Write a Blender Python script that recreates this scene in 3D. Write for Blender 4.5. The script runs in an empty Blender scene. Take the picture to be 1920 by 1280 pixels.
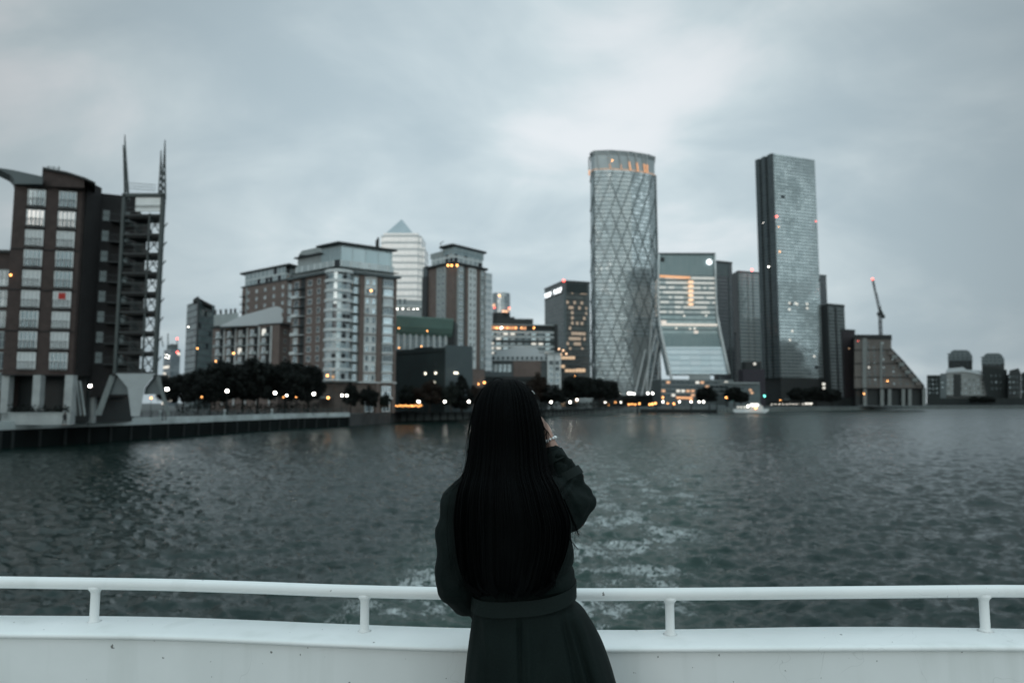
import bpy, bmesh, math, random
import numpy as np
from mathutils import Vector, Matrix, noise as mnoise
random.seed(7); np.random.seed(7)
SC = bpy.context.scene
COL = SC.collection
R = math.radians

# ------------------------------------------------------------------ camera
EYE = 6.0                      # eye height over the river
TH = math.atan(115/1280)       # camera tilted slightly up
FPX = 1280.0
DECK = 4.45
cam = bpy.data.cameras.new('camera'); camo = bpy.data.objects.new('camera', cam); COL.objects.link(camo)
cam.sensor_width = 36; cam.lens = 24.0
camo.location = (0, 0, EYE); camo.rotation_euler = (R(90)+TH, 0, 0)
cam.clip_start = 0.1; cam.clip_end = 20000
cam.dof.use_dof = True; cam.dof.focus_distance = 2.15; cam.dof.aperture_fstop = 2.6
SC.camera = camo
SC.render.resolution_x = 1024; SC.render.resolution_y = 682
SC.view_settings.view_transform = 'Standard'; SC.view_settings.look = 'None'
SC.view_settings.exposure = 0.0; SC.view_settings.gamma = 1

# ------------------------------------------------------------------ world: overcast dusk sky
W = bpy.data.worlds.new('World'); SC.world = W; W.use_nodes = True
SUN_EL, SUN_ROT = R(14), R(160)
def build_world():
    nt = W.node_tree; N = nt.nodes; L = nt.links; N.clear()
    def n(t, **k):
        x = N.new(t)
        for a, b in k.items(): setattr(x, a, b)
        return x
    def m(op, a, b=None, c=None, clamp=False):
        x = n('ShaderNodeMath', operation=op, use_clamp=clamp)
        for i, v in enumerate((a, b, c)):
            if v is None: continue
            if isinstance(v, (int, float)): x.inputs[i].default_value = v
            else: L.new(v, x.inputs[i])
        return x.outputs[0]
    tc = n('ShaderNodeTexCoord'); sep = n('ShaderNodeSeparateXYZ'); L.new(tc.outputs['Generated'], sep.inputs[0])
    X_, Y_, Z_ = sep.outputs
    den = m('ADD', m('MAXIMUM', Z_, 0.0), 0.42)
    cx = m('DIVIDE', X_, den); cy = m('DIVIDE', Y_, den)
    cb = n('ShaderNodeCombineXYZ'); L.new(cx, cb.inputs[0]); L.new(cy, cb.inputs[1])
    def nz(scale, detail, rough, dist, off, sx=1.0):
        mp = n('ShaderNodeMapping'); L.new(cb.outputs[0], mp.inputs[0]); mp.inputs['Location'].default_value = off
        mp.inputs['Scale'].default_value = (sx, 1, 1); mp.inputs['Rotation'].default_value = (0, 0, R(18))
        t = n('ShaderNodeTexNoise'); L.new(mp.outputs[0], t.inputs['Vector'])
        t.inputs['Scale'].default_value = scale; t.inputs['Detail'].default_value = detail
        t.inputs['Roughness'].default_value = rough; t.inputs['Distortion'].default_value = dist
        return t.outputs['Fac']
    a = nz(1.6, 6, 0.48, 0.5, (3.1, 0.7, 0), 0.85)
    b = nz(4.4, 6, 0.52, 0.6, (1.3, 4.2, 0), 0.7)
    f = m('ADD', m('MULTIPLY', a, 0.68), m('MULTIPLY', b, 0.32))
    mr = n('ShaderNodeMapRange', interpolation_type='SMOOTHSTEP'); L.new(f, mr.inputs[0])
    mr.inputs[1].default_value = 0.36; mr.inputs[2].default_value = 0.66
    # bright sky centre above the towers, dimmed outwards to imitate lens vignetting
    vd = n('ShaderNodeVectorMath', operation='DOT_PRODUCT'); L.new(tc.outputs['Generated'], vd.inputs[0])
    bd = Vector((0.02, 1.0, 0.20)).normalized(); vd.inputs[1].default_value = bd
    br = n('ShaderNodeMapRange', interpolation_type='SMOOTHSTEP'); L.new(vd.outputs['Value'], br.inputs[0])
    br.inputs[1].default_value = 0.74; br.inputs[2].default_value = 1.0; br.inputs[3].default_value = 0.0; br.inputs[4].default_value = 1.0
    cr = n('ShaderNodeValToRGB'); L.new(mr.outputs[0], cr.inputs[0])
    cr.color_ramp.elements[0].position = 0.0; cr.color_ramp.elements[0].color = (0.385, 0.475, 0.525, 1)
    cr.color_ramp.elements[1].position = 1.0; cr.color_ramp.elements[1].color = (0.665, 0.705, 0.735, 1)
    e = cr.color_ramp.elements.new(0.55); e.color = (0.51, 0.595, 0.632, 1)
    # factor: bright centre, western (behind) glow, added unseen lobes for tower reflections, high sky
    back = m('POWER', m('MAXIMUM', m('MULTIPLY', Y_, -1.0), 0.0), 1.3)
    hi = n('ShaderNodeMapRange', interpolation_type='SMOOTHSTEP'); L.new(Z_, hi.inputs[0])
    hi.inputs[1].default_value = 0.50; hi.inputs[2].default_value = 0.85; hi.inputs[3].default_value = 0.0; hi.inputs[4].default_value = 1.35
    vg = n('ShaderNodeVectorMath', operation='DOT_PRODUCT'); L.new(tc.outputs['Generated'], vg.inputs[0]); vg.inputs[1].default_value = Vector((0.30, -1.0, 0.16)).normalized()
    glow = m('MULTIPLY', m('POWER', m('MAXIMUM', vg.outputs['Value'], 0.0), 40.0), 1.5)
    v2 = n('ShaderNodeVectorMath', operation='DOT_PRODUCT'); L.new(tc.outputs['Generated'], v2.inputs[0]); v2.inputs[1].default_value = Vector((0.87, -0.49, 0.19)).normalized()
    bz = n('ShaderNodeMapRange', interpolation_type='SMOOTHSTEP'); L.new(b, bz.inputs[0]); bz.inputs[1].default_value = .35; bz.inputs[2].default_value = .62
    slab_glare_lobe = m('MULTIPLY', m('MULTIPLY', m('POWER', m('MAXIMUM', v2.outputs['Value'], 0.0), 90.0), 1.6), m('ADD', bz.outputs[0], .4))  # unseen bright lobes added to the sky, aimed to mirror in tower glass
    glow = m('ADD', glow, slab_glare_lobe)
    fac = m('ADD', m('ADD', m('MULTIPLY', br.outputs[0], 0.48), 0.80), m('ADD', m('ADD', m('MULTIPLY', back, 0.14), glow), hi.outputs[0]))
    tf = m('ADD', back, hi.outputs[0], clamp=True); tm = n('ShaderNodeMix', data_type='RGBA', blend_type='MULTIPLY'); L.new(tf, tm.inputs[0]); L.new(cr.outputs[0], tm.inputs[6]); tm.inputs[7].default_value = (.90, .985, .99, 1)
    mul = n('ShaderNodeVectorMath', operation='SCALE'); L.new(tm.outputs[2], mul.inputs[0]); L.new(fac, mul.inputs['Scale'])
    sky = n('ShaderNodeTexSky', sky_type='NISHITA'); sky.sun_disc = False
    sky.sun_elevation = SUN_EL; sky.sun_rotation = SUN_ROT; sky.air_density = 1.5; sky.dust_density = 3
    bg1 = n('ShaderNodeBackground'); L.new(sky.outputs[0], bg1.inputs[0]); bg1.inputs[1].default_value = 0.06
    bg2 = n('ShaderNodeBackground'); L.new(mul.outputs[0], bg2.inputs[0]); bg2.inputs[1].default_value = 1.0
    mix = n('ShaderNodeMixShader'); mix.inputs[0].default_value = 0.94
    L.new(bg1.outputs[0], mix.inputs[1]); L.new(bg2.outputs[0], mix.inputs[2])
    out = n('ShaderNodeOutputWorld'); L.new(mix.outputs[0], out.inputs[0])
build_world()
sun = bpy.data.lights.new('sun', 'SUN'); suno = bpy.data.objects.new('sun', sun); COL.objects.link(suno)
sun.energy = 0.3; sun.angle = R(20); sun.color = (1.0, 0.93, 0.86)
suno.rotation_euler = (R(90)-SUN_EL, 0, R(-20)); suno.location = (-40, -60, 60)

# ------------------------------------------------------------------ measuring helpers
CT, ST = math.cos(TH), math.sin(TH)
def P(px, py, d):
    xc = (px-960)/FPX; yc = -(py-640)/FPX
    k = d/(CT-yc*ST)
    return Vector((xc*k, d, EYE+(ST+yc*CT)*k))
def G(px, py, z=0.0):
    yc = -(py-640)/FPX
    k = (z-EYE)/(ST+yc*CT)
    return P(px, py, k*(CT-yc*ST))
def F(px, d): v = P(px, 755, d); return (v.x, v.y)
def Z(py, d): return P(960, py, d).z
GZ = 3.0   # quay level

# ------------------------------------------------------------------ materials
MATS = {}
def mat(name, col, rough=0.6, metal=0.0, var=0.25, scale=0.6, bump=0.0, bscale=30, spec=0.5, emit=None, estr=0.0, sheen=0, coords='Object'):
    if name in MATS: return MATS[name]
    m = bpy.data.materials.new(name); m.use_nodes = True; nt = m.node_tree; N = nt.nodes; L = nt.links
    b = N['Principled BSDF']; b.inputs['Roughness'].default_value = rough; b.inputs['Metallic'].default_value = metal
    b.inputs['Specular IOR Level'].default_value = spec
    if sheen: b.inputs['Sheen Weight'].default_value = sheen
    tc = N.new('ShaderNodeTexCoord')
    t = N.new('ShaderNodeTexNoise'); t.inputs['Scale'].default_value = scale; t.inputs['Detail'].default_value = 6; t.inputs['Roughness'].default_value = 0.6
    L.new(tc.outputs[coords], t.inputs['Vector'])
    cr = N.new('ShaderNodeValToRGB'); L.new(t.outputs['Fac'], cr.inputs[0])
    cr.color_ramp.elements[0].position = 0.28; cr.color_ramp.elements[1].position = 0.72
    cr.color_ramp.elements[0].color = tuple(c*(1-var) for c in col)+(1,)
    cr.color_ramp.elements[1].color = tuple(min(1, c*(1+var)) for c in col)+(1,)
    L.new(cr.outputs[0], b.inputs['Base Color'])
    if bump:
        t2 = N.new('ShaderNodeTexNoise'); t2.inputs['Scale'].default_value = bscale; t2.inputs['Detail'].default_value = 5
        L.new(tc.outputs[coords], t2.inputs['Vector'])
        bp = N.new('ShaderNodeBump'); bp.inputs['Strength'].default_value = bump; bp.inputs['Distance'].default_value = 0.02
        L.new(t2.outputs['Fac'], bp.inputs['Height']); L.new(bp.outputs[0], b.inputs['Normal'])
    if emit:
        b.inputs['Emission Color'].default_value = emit+(1,); b.inputs['Emission Strength'].default_value = estr
        try: m.cycles.emission_sampling = 'NONE'
        except Exception: pass
    MATS[name] = m; return m

def curtain(name, g1, g2, line, fh, bay, lit=0.0, litcol=(1, .75, .45), litstr=1.5, metal=0.5, rough=0.12, tilt=0.03, lw=0.12, lh=0.2, dark=0.0, warp=0.0, group=.34):
    """window wall: UV in metres; one cell per pane, each pane slightly out of true"""
    if name in MATS: return MATS[name]
    m = bpy.data.materials.new(name); m.use_nodes = True; nt = m.node_tree; N = nt.nodes; L = nt.links
    b = N['Principled BSDF']; b.inputs['Metallic'].default_value = metal
    def mm(op, a, c=None, clamp=False):
        x = N.new('ShaderNodeMath'); x.operation = op; x.use_clamp = clamp
        for i, v in enumerate((a, c)):
            if v is None: continue
            if isinstance(v, (int, float)): x.inputs[i].default_value = v
            else: L.new(v, x.inputs[i])
        return x.outputs[0]
    uv = N.new('ShaderNodeUVMap'); sp = N.new('ShaderNodeSeparateXYZ'); L.new(uv.outputs[0], sp.inputs[0])
    u = mm('DIVIDE', sp.outputs[0], bay); v = mm('DIVIDE', sp.outputs[1], fh)
    cell = N.new('ShaderNodeCombineXYZ'); L.new(mm('FLOOR', u), cell.inputs[0]); L.new(mm('FLOOR', v), cell.inputs[1])
    wn = N.new('ShaderNodeTexWhiteNoise'); wn.noise_dimensions = '3D'; L.new(cell.outputs[0], wn.inputs[0])
    line_m = mm('MAXIMUM', mm('LESS_THAN', mm('FRACT', u), lw), mm('LESS_THAN', mm('FRACT', v), lh))
    mx = N.new('ShaderNodeMix'); mx.data_type = 'RGBA'; L.new(wn.outputs['Value'], mx.inputs[0])
    mx.inputs[6].default_value = g1+(1,); mx.inputs[7].default_value = g2+(1,)
    prev = mx.outputs[2]
    if dark > 0:   # open or unblinded panes
        cell2 = N.new('ShaderNodeVectorMath'); cell2.operation = 'ADD'; L.new(cell.outputs[0], cell2.inputs[0]); cell2.inputs[1].default_value = (71, 13, 5)
        w2 = N.new('ShaderNodeTexWhiteNoise'); w2.noise_dimensions = '3D'; L.new(cell2.outputs[0], w2.inputs[0])
        dk = mm('LESS_THAN', w2.outputs['Value'], dark)
        m3 = N.new('ShaderNodeMix'); m3.data_type = 'RGBA'; L.new(dk, m3.inputs[0]); L.new(prev, m3.inputs[6]); m3.inputs[7].default_value = (.02, .025, .03, 1); prev = m3.outputs[2]
    m2 = N.new('ShaderNodeMix'); m2.data_type = 'RGBA'; L.new(line_m, m2.inputs[0]); L.new(prev, m2.inputs[6]); m2.inputs[7].default_value = line+(1,)
    L.new(m2.outputs[2], b.inputs['Base Color'])
    L.new(mm('ADD', mm('MULTIPLY', line_m, 0.35), rough), b.inputs['Roughness'])
    L.new(mm('MULTIPLY', mm('SUBTRACT', 1.0, line_m), metal), b.inputs['Metallic'])
    geo = N.new('ShaderNodeNewGeometry')
    s = N.new('ShaderNodeVectorMath'); s.operation = 'SUBTRACT'; L.new(wn.outputs['Color'], s.inputs[0]); s.inputs[1].default_value = (.5, .5, .5)
    s2 = N.new('ShaderNodeVectorMath'); s2.operation = 'SCALE'; L.new(s.outputs[0], s2.inputs[0]); s2.inputs['Scale'].default_value = tilt
    s3 = N.new('ShaderNodeVectorMath'); s3.operation = 'ADD'; L.new(s2.outputs[0], s3.inputs[0]); L.new(geo.outputs['Normal'], s3.inputs[1])
    if warp:
        wt = N.new('ShaderNodeTexNoise'); wt.inputs['Scale'].default_value = .018; wt.inputs['Detail'].default_value = 4; L.new(uv.outputs[0], wt.inputs['Vector'])
        w1 = N.new('ShaderNodeVectorMath'); w1.operation = 'SUBTRACT'; L.new(wt.outputs['Color'], w1.inputs[0]); w1.inputs[1].default_value = (.5, .5, .5)
        w2_ = N.new('ShaderNodeVectorMath'); w2_.operation = 'SCALE'; L.new(w1.outputs[0], w2_.inputs[0]); w2_.inputs['Scale'].default_value = warp
        s5 = N.new('ShaderNodeVectorMath'); s5.operation = 'ADD'; L.new(s3.outputs[0], s5.inputs[0]); L.new(w2_.outputs[0], s5.inputs[1]); s3 = s5
    s4 = N.new('ShaderNodeVectorMath'); s4.operation = 'NORMALIZE'; L.new(s3.outputs[0], s4.inputs[0]); L.new(s4.outputs[0], b.inputs['Normal'])
    if lit > 0:
        cell3 = N.new('ShaderNodeVectorMath'); cell3.operation = 'MULTIPLY_ADD'; L.new(cell.outputs[0], cell3.inputs[0]); cell3.inputs[1].default_value = (group, 1, 1); cell3.inputs[2].default_value = (3, 31, 9)
        fl = N.new('ShaderNodeVectorMath'); fl.operation = 'FLOOR'; L.new(cell3.outputs[0], fl.inputs[0])
        w3 = N.new('ShaderNodeTexWhiteNoise'); w3.noise_dimensions = '3D'; L.new(fl.outputs[0], w3.inputs[0])
        w4 = mm('MULTIPLY', w3.outputs['Value'], mm('ADD', mm('MULTIPLY', wn.outputs['Value'], 0.8), 0.6))
        on = mm('MULTIPLY', mm('LESS_THAN', w4, lit), mm('SUBTRACT', 1.0, line_m))
        L.new(mm('MULTIPLY', on, litstr), b.inputs['Emission Strength']); b.inputs['Emission Color'].default_value = litcol+(1,)
        try: m.cycles.emission_sampling = 'NONE'
        except Exception: pass
    MATS[name] = m; return m

BRICK = mat('brown_brick', (.056, .041, .037), .85, var=.25, scale=1.3)
BRICK2 = mat('tan_brick', (.155, .122, .108), .85, var=.18, scale=.5)
BRICK3 = mat('pinkish_brick', (.135, .125, .115), .85, var=.15, scale=.12)
DKBRICK = mat('dark_brick', (.017, .0165, .017), .85, var=.3, scale=.4)
WHITE = mat('white_render', (.62, .66, .66), .6, var=.08, scale=.3)
GREY = mat('grey_render', (.30, .335, .335), .7, var=.12, scale=.3)
MIDGREY = mat('mid_grey_panel', (.10, .125, .13), .6, var=.15, scale=.3)
DKGREY = mat('dark_grey_metal', (.014, .020, .021), .55, var=.2, scale=.4)
STEEL = mat('painted_steel', (.042, .060, .060), .5, var=.25, scale=.8)
CONC = mat('pale_concrete', (.34, .37, .37), .8, var=.2, scale=.5)
DKCONC = mat('stained_concrete', (.012, .017, .017), .85, var=.5, scale=.25)
ROOFW = mat('pale_roof_sheet', (.50, .55, .57), .5, var=.06, scale=.1)
GREENROOF = mat('green_copper_roof', (.17, .27, .235), .55, var=.12, scale=.2)
DKGREEN = mat('dark_green_cladding', (.014, .026, .027), .6, var=.2, scale=.2)
FRAMEW = mat('white_window_frame', (.72, .76, .76), .5, var=.05)
FRAMED = mat('dark_window_frame', (.03, .035, .038), .5, var=.1)
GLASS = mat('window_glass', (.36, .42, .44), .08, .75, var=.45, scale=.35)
GLASSD = mat('dark_glass', (.10, .125, .135), .08, .6, var=.5, scale=.3)  # darker pane tone, mixed among the paler windows
BLIND = mat('window_with_blind', (.52, .57, .58), .35, .1, var=.3, scale=.5)
LITW = mat('warm_lit_glass', (.6, .4, .25), .3, emit=(1, .62, .36), estr=.9)
LITC = mat('pale_lit_glass', (.6, .6, .55), .3, emit=(1, .93, .82), estr=.75)
LAMPW = mat('white_lamp_globe', (.9, .9, .9), .3, emit=(1, .95, .86), estr=15)
LAMPO = mat('orange_lamp_globe', (.9, .5, .2), .3, emit=(1, .42, .12), estr=7)
LAMPR = mat('red_warning_glass', (.8, .1, .1), .3, emit=(1, .10, .07), estr=8)
LAMPT = mat('teal_signal_glass', (.1, .6, .5), .3, emit=(.15, .8, .65), estr=8)
GLOWO = mat('orange_glow_strip', (.8, .4, .2), .4, emit=(1, .45, .2), estr=.8)
SIGNW = mat('backlit_sign_face', (.9, .9, .9), .4, emit=(.93, .98, 1), estr=2.0)
ASPH = mat('asphalt', (.05, .052, .052), .9, var=.3, scale=.4)

# ------------------------------------------------------------------ object helpers
def tag(o, label=None, cat=None, group=None, kind=None):
    if label: o['label'] = label
    if cat: o['category'] = cat
    if group: o['group'] = group
    if kind: o['kind'] = kind
    return o
def thing(name, label, cat, loc=(0, 0, 0), group=None, rz=0):
    o = bpy.data.objects.new(name, None); COL.objects.link(o); o.location = loc; o.rotation_euler = (0, 0, rz)
    o.empty_display_size = .2
    return tag(o, label, cat, group)
def origin(o):
    v = Vector((0, 0, 0))
    while o: v += Vector(o.location); o = o.parent
    return v
def put(name, bm, m, parent=None, world=True, smooth=False):
    me = bpy.data.meshes.new(name)
    if isinstance(bm, bmesh.types.BMesh):
        bm.to_mesh(me); bm.free()
    else: me = bm
    ms = m if isinstance(m, (list, tuple)) else [m]
    if len(me.materials) == 0:
        for x in ms: me.materials.append(x)
    if smooth:
        for p in me.polygons: p.use_smooth = True
    o = bpy.data.objects.new(name, me); COL.objects.link(o)
    if parent is not None:
        o.parent = parent
        if world: o.location = -origin(parent)
    return o
def BM(): return bmesh.new()
def box(bm, x0, y0, z0, x1, y1, z1, mi=0):
    v = [bm.verts.new(c) for c in ((x0,y0,z0),(x1,y0,z0),(x1,y1,z0),(x0,y1,z0),(x0,y0,z1),(x1,y0,z1),(x1,y1,z1),(x0,y1,z1))]
    for f in ((0,3,2,1),(4,5,6,7),(0,1,5,4),(1,2,6,5),(2,3,7,6),(3,0,4,7)):
        bm.faces.new([v[i] for i in f]).material_index = mi
def prism(bm, pts, z0, z1, mi=0, roof=None, uoff=0.0):
    """pts in order left, near corner, right, back... ; wall UVs in metres. z0/z1 number or per-point list"""
    uvl = bm.loops.layers.uv.verify(); n = len(pts)
    a = sum(pts[i][0]*pts[(i+1)%n][1]-pts[(i+1)%n][0]*pts[i][1] for i in range(n))
    if a < 0: pts = list(pts)[::-1]; z0 = z0[::-1] if isinstance(z0, list) else z0; z1 = z1[::-1] if isinstance(z1, list) else z1
    zb = z0 if isinstance(z0, list) else [z0]*n; zt = z1 if isinstance(z1, list) else [z1]*n
    lo = [bm.verts.new((p[0], p[1], zb[i])) for i, p in enumerate(pts)]
    hi = [bm.verts.new((p[0], p[1], zt[i])) for i, p in enumerate(pts)]
    u = uoff
    for i in range(n):
        j = (i+1) % n; du = math.hypot(pts[j][0]-pts[i][0], pts[j][1]-pts[i][1])
        f = bm.faces.new((lo[i], lo[j], hi[j], hi[i])); f.material_index = mi
        for l, c in zip(f.loops, ((u, zb[i]), (u+du, zb[j]), (u+du, zt[j]), (u, zt[i]))): l[uvl].uv = c
        u += du
    r = mi if roof is None else roof
    bm.faces.new(hi).material_index = r; bm.faces.new(lo[::-1]).material_index = r
def wallframe(p0, p1):
    d = Vector((p1[0]-p0[0], p1[1]-p0[1], 0)); ln = d.length; d.normalize()
    return d, Vector((d.y, -d.x, 0)), ln
def wbox(bm, p0, p1, u0, u1, z0, z1, o0, o1, mi=0):
    """box lying on the wall p0>p1 (seen left to right); u along, o outward, metres"""
    d, n, ln = wallframe(p0, p1); b = Vector((p0[0], p0[1], 0))
    v = []
    for z in (z0, z1):
        for (u, o) in ((u0, o1), (u1, o1), (u1, o0), (u0, o0)):
            q = b+d*u+n*o; v.append(bm.verts.new((q.x, q.y, z)))
    for f in ((0,3,2,1),(4,5,6,7),(0,1,5,4),(1,2,6,5),(2,3,7,6),(3,0,4,7)):
        bm.faces.new([v[i] for i in f]).material_index = mi
def bar(bm, a, b, w, mi=0, w2=None, sides=4):
    a = Vector(a); b = Vector(b); d = (b-a)
    if d.length < 1e-6: return
    d.normalize(); up = Vector((0, 0, 1)) if abs(d.z) < .95 else Vector((0, 1, 0))
    s = d.cross(up).normalized(); t = s.cross(d).normalized(); w2 = w if w2 is None else w2
    ra, rb = [], []
    for i in range(sides):
        an = 2*math.pi*(i+.5)/sides; c = (s*math.cos(an)+t*math.sin(an))
        k = .7071 if sides == 4 else .5
        ra.append(bm.verts.new(a+c*w*k)); rb.append(bm.verts.new(b+c*w2*k))
    for i in range(sides):
        j = (i+1) % sides; bm.faces.new((ra[i], rb[i], rb[j], ra[j])).material_index = mi
    bm.faces.new(ra).material_index = mi; bm.faces.new(rb[::-1]).material_index = mi
def tube(bm, pts, rad, sides=12, mi=0, closed=False):
    rings = []; n = len(pts)
    for i, p in enumerate(pts):
        p = Vector(p); a = Vector(pts[max(i-1, 0)]); b = Vector(pts[min(i+1, n-1)]); d = (b-a).normalized()
        up = Vector((0, 0, 1)) if abs(d.z) < .9 else Vector((0, 1, 0)); s = d.cross(up).normalized(); t = s.cross(d)
        r = rad[i] if isinstance(rad, (list, tuple)) else rad
        rings.append([bm.verts.new(p+(s*math.cos(2*math.pi*k/sides)+t*math.sin(2*math.pi*k/sides))*r) for k in range(sides)])
    for i in range(n-1):
        for k in range(sides):
            j = (k+1) % sides; bm.faces.new((rings[i][k], rings[i+1][k], rings[i+1][j], rings[i][j])).material_index = mi
    bm.faces.new(rings[0]); bm.faces.new(rings[-1][::-1])
def ball(bm, c, r, seg=12, ring=8, sz=1.0):
    bmesh.ops.create_uvsphere(bm, u_segments=seg, v_segments=ring, radius=r, matrix=Matrix.Translation(c) @ Matrix.Diagonal((1, 1, sz, 1)))

WCACHE = {}
def window(parent, p0, p1, u, z, w, h, nx=2, ny=2, frame=None, glass=None, name='window', proud=.06, fw=.09, rail=False):
    frame = frame or FRAMEW; glass = glass or GLASS
    k = (round(w, 2), round(h, 2), nx, ny, frame.name, glass.name, name, rail)
    if k not in WCACHE:
        bm = BM(); w2, h2 = w/2, h/2
        box(bm, -w2+fw*.5, -.02, -h2+fw*.5, w2-fw*.5, .05, h2-fw*.5, 1)
        for s in (-1, 1):
            box(bm, s*w2-fw/2, -proud, -h2, s*w2+fw/2, .02, h2, 0)
            box(bm, -w2+fw/2, -proud+.004, s*h2-fw/2, w2-fw/2, .02, s*h2+fw/2, 0)
        for i in range(1, nx): x = -w2+w*i/nx; box(bm, x-fw*.35, -proud+.008, -h2+fw*.5, x+fw*.35, .02, h2-fw*.5, 0)
        for i in range(1, ny): zz = -h2+h*i/ny; box(bm, -w2+fw*.5, -proud+.012, zz-fw*.35, w2-fw*.5, .02, zz+fw*.35, 0)
        me = bpy.data.meshes.new(name); bm.to_mesh(me); bm.free(); me.materials.append(frame); me.materials.append(glass); WCACHE[k] = me
    d, n, ln = wallframe(p0, p1)
    o = bpy.data.objects.new(name, WCACHE[k]); COL.objects.link(o); o.parent = parent
    q = Vector((p0[0], p0[1], 0))+d*u+n*.02; q.z = z
    o.location = q-origin(parent); o.rotation_euler = (0, 0, math.atan2(d.y, d.x))
    return o
def wgrid(parent, p0, p1, us, zs, w, h, glassf=None, **k):
    for z in zs:
        for u in us:
            g = glassf() if glassf else k.get('glass')
            kk = dict(k); kk['glass'] = g; window(parent, p0, p1, u, z, w, h, **kk)
def lin(a, b, n): return [a+(b-a)*i/(n-1) for i in range(n)] if n > 1 else [(a+b)/2]
def wlight(parent, px, py, d, m, r=.3, name='wall_light'):
    bm = BM(); ball(bm, (0, 0, 0), r, 10, 6); o = put(name, bm, m, parent, world=False); o.location = P(px, py, d)-origin(parent); return o

# ------------------------------------------------------------------ river
def make_river():
    ang = np.concatenate([np.linspace(-180, -48, 60)[:-1], np.linspace(-48, 48, 900), np.linspace(48, 180, 60)[1:]])*math.pi/180
    rad = np.concatenate([[0.5, 2, 5], np.geomspace(9, 1400, 900), [2000, 4000, 9000]])
    A, Rr = np.meshgrid(ang, rad); X_ = np.sin(A)*Rr; Y_ = np.cos(A)*Rr; Zz = np.zeros_like(X_)
    dr = np.gradient(rad)[:, None]; da = Rr*(96/900*math.pi/180); res = np.maximum(dr, da)
    rng = np.random.RandomState(3)
    for lam0, amp0, cnt in ((11, .030, 5), (6, .030, 6), (3.4, .032, 8), (2.0, .026, 10), (1.2, .0175, 12), (.7, .0095, 14), (.42, .004, 12)):
        for i in range(cnt):
            lam = lam0*rng.uniform(.75, 1.3); th = math.radians(80)+rng.normal(0, .55); ph = rng.uniform(0, 6.28)
            k = 2*math.pi/lam; f = np.clip((lam/res-2.2)/2.0, 0, 1)
            arg = k*(X_*math.cos(th)+Y_*math.sin(th))+ph+.9*np.sin(X_*.13+Y_*.09+ph)
            s = np.sin(arg); Zz += f*amp0*rng.uniform(.6, 1.2)*(1-np.abs(s))*1.5
    Zz *= .62+.38*np.sin(X_*.031+1.2)*np.sin(Y_*.023+.4)
    Zz -= Zz.mean()
    # turbulent churn directly behind the boat
    nr, na = X_.shape
    me = bpy.data.meshes.new('river')
    V = np.stack([X_, Y_, Zz], -1).reshape(-1, 3)
    i = np.arange(nr-1)[:, None]; j = np.arange(na-1)[None, :]
    q = np.stack([i*na+j, i*na+j+1, (i+1)*na+j+1, (i+1)*na+j], -1).reshape(-1, 4)[:, ::-1]
    me.vertices.add(len(V)); me.vertices.foreach_set('co', V.ravel().astype(np.float32))
    me.loops.add(q.size); me.loops.foreach_set('vertex_index', q.ravel().astype(np.int32))
    me.polygons.add(len(q)); me.polygons.foreach_set('loop_start', np.arange(0, q.size, 4).astype(np.int32))
    me.polygons.foreach_set('loop_total', np.full(len(q), 4, np.int32))
    me.update(calc_edges=True); me.polygons.foreach_set('use_smooth', np.ones(len(q), bool))
    m = bpy.data.materials.new('river_water'); m.use_nodes = True; nt = m.node_tree; N = nt.nodes; L = nt.links
    b = N['Principled BSDF']
    def mm(op, a, c=None, clamp=False):
        x = N.new('ShaderNodeMath'); x.operation = op; x.use_clamp = clamp
        for ii, v in enumerate((a, c)):
            if v is None: continue
            if isinstance(v, (int, float)): x.inputs[ii].default_value = v
            else: L.new(v, x.inputs[ii])
        return x.outputs[0]
    tc = N.new('ShaderNodeTexCoord'); sp = N.new('ShaderNodeSeparateXYZ'); L.new(tc.outputs['Object'], sp.inputs[0])
    def nz(sc, det, ro, dist=0, vs=(1, 1, 1), rot=0):
        mp = N.new('ShaderNodeMapping'); L.new(tc.outputs['Object'], mp.inputs[0]); mp.inputs['Scale'].default_value = vs; mp.inputs['Rotation'].default_value = (0, 0, rot)
        t = N.new('ShaderNodeTexNoise'); L.new(mp.outputs[0], t.inputs['Vector']); t.inputs['Scale'].default_value = sc
        t.inputs['Detail'].default_value = det; t.inputs['Roughness'].default_value = ro; t.inputs['Distortion'].default_value = dist
        return t.outputs['Fac']
    def mr(v, a, c, lo=0., hi=1.):
        x = N.new('ShaderNodeMapRange'); x.interpolation_type = 'SMOOTHSTEP'; L.new(v, x.inputs[0]); x.inputs[1].default_value = a; x.inputs[2].default_value = c; x.inputs[3].default_value = lo; x.inputs[4].default_value = hi
        return x.outputs[0]
    # wake lane: centre x grows a little with distance
    cx = mm('ADD', mm('MULTIPLY', sp.outputs[1], 0.25), -3.0)
    off = mm('ABSOLUTE', mm('SUBTRACT', sp.outputs[0], mm('SUBTRACT', cx, 1.7)))
    wid = mm('ADD', mm('MULTIPLY', sp.outputs[1], 0.075), 5.2)
    lane = mr(mm('DIVIDE', off, wid), 0.45, 1.15, 1., 0.)
    fade = mr(sp.outputs[1], 24, 120, 1., 0.)
    foamn = nz(2.3, 10, .72, 1.8, (.9, .65, 1)); big = nz(.42, 6, .68, 1.0)
    ridge = mm('SUBTRACT', 1.0, mm('MULTIPLY', mm('ABSOLUTE', mm('SUBTRACT', foamn, 0.5)), 10.0), True)
    dens = mm('MULTIPLY', mm('MULTIPLY', lane, fade), mr(big, .38, .62))
    foam = mm('MULTIPLY', mr(mm('MULTIPLY', ridge, dens), .24, .80), 0.62)
    body = N.new('ShaderNodeMix'); body.data_type = 'RGBA'; L.new(mm('MULTIPLY', lane, mr(sp.outputs[1], 60, 170, 1., .25)), body.inputs[0])
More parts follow.
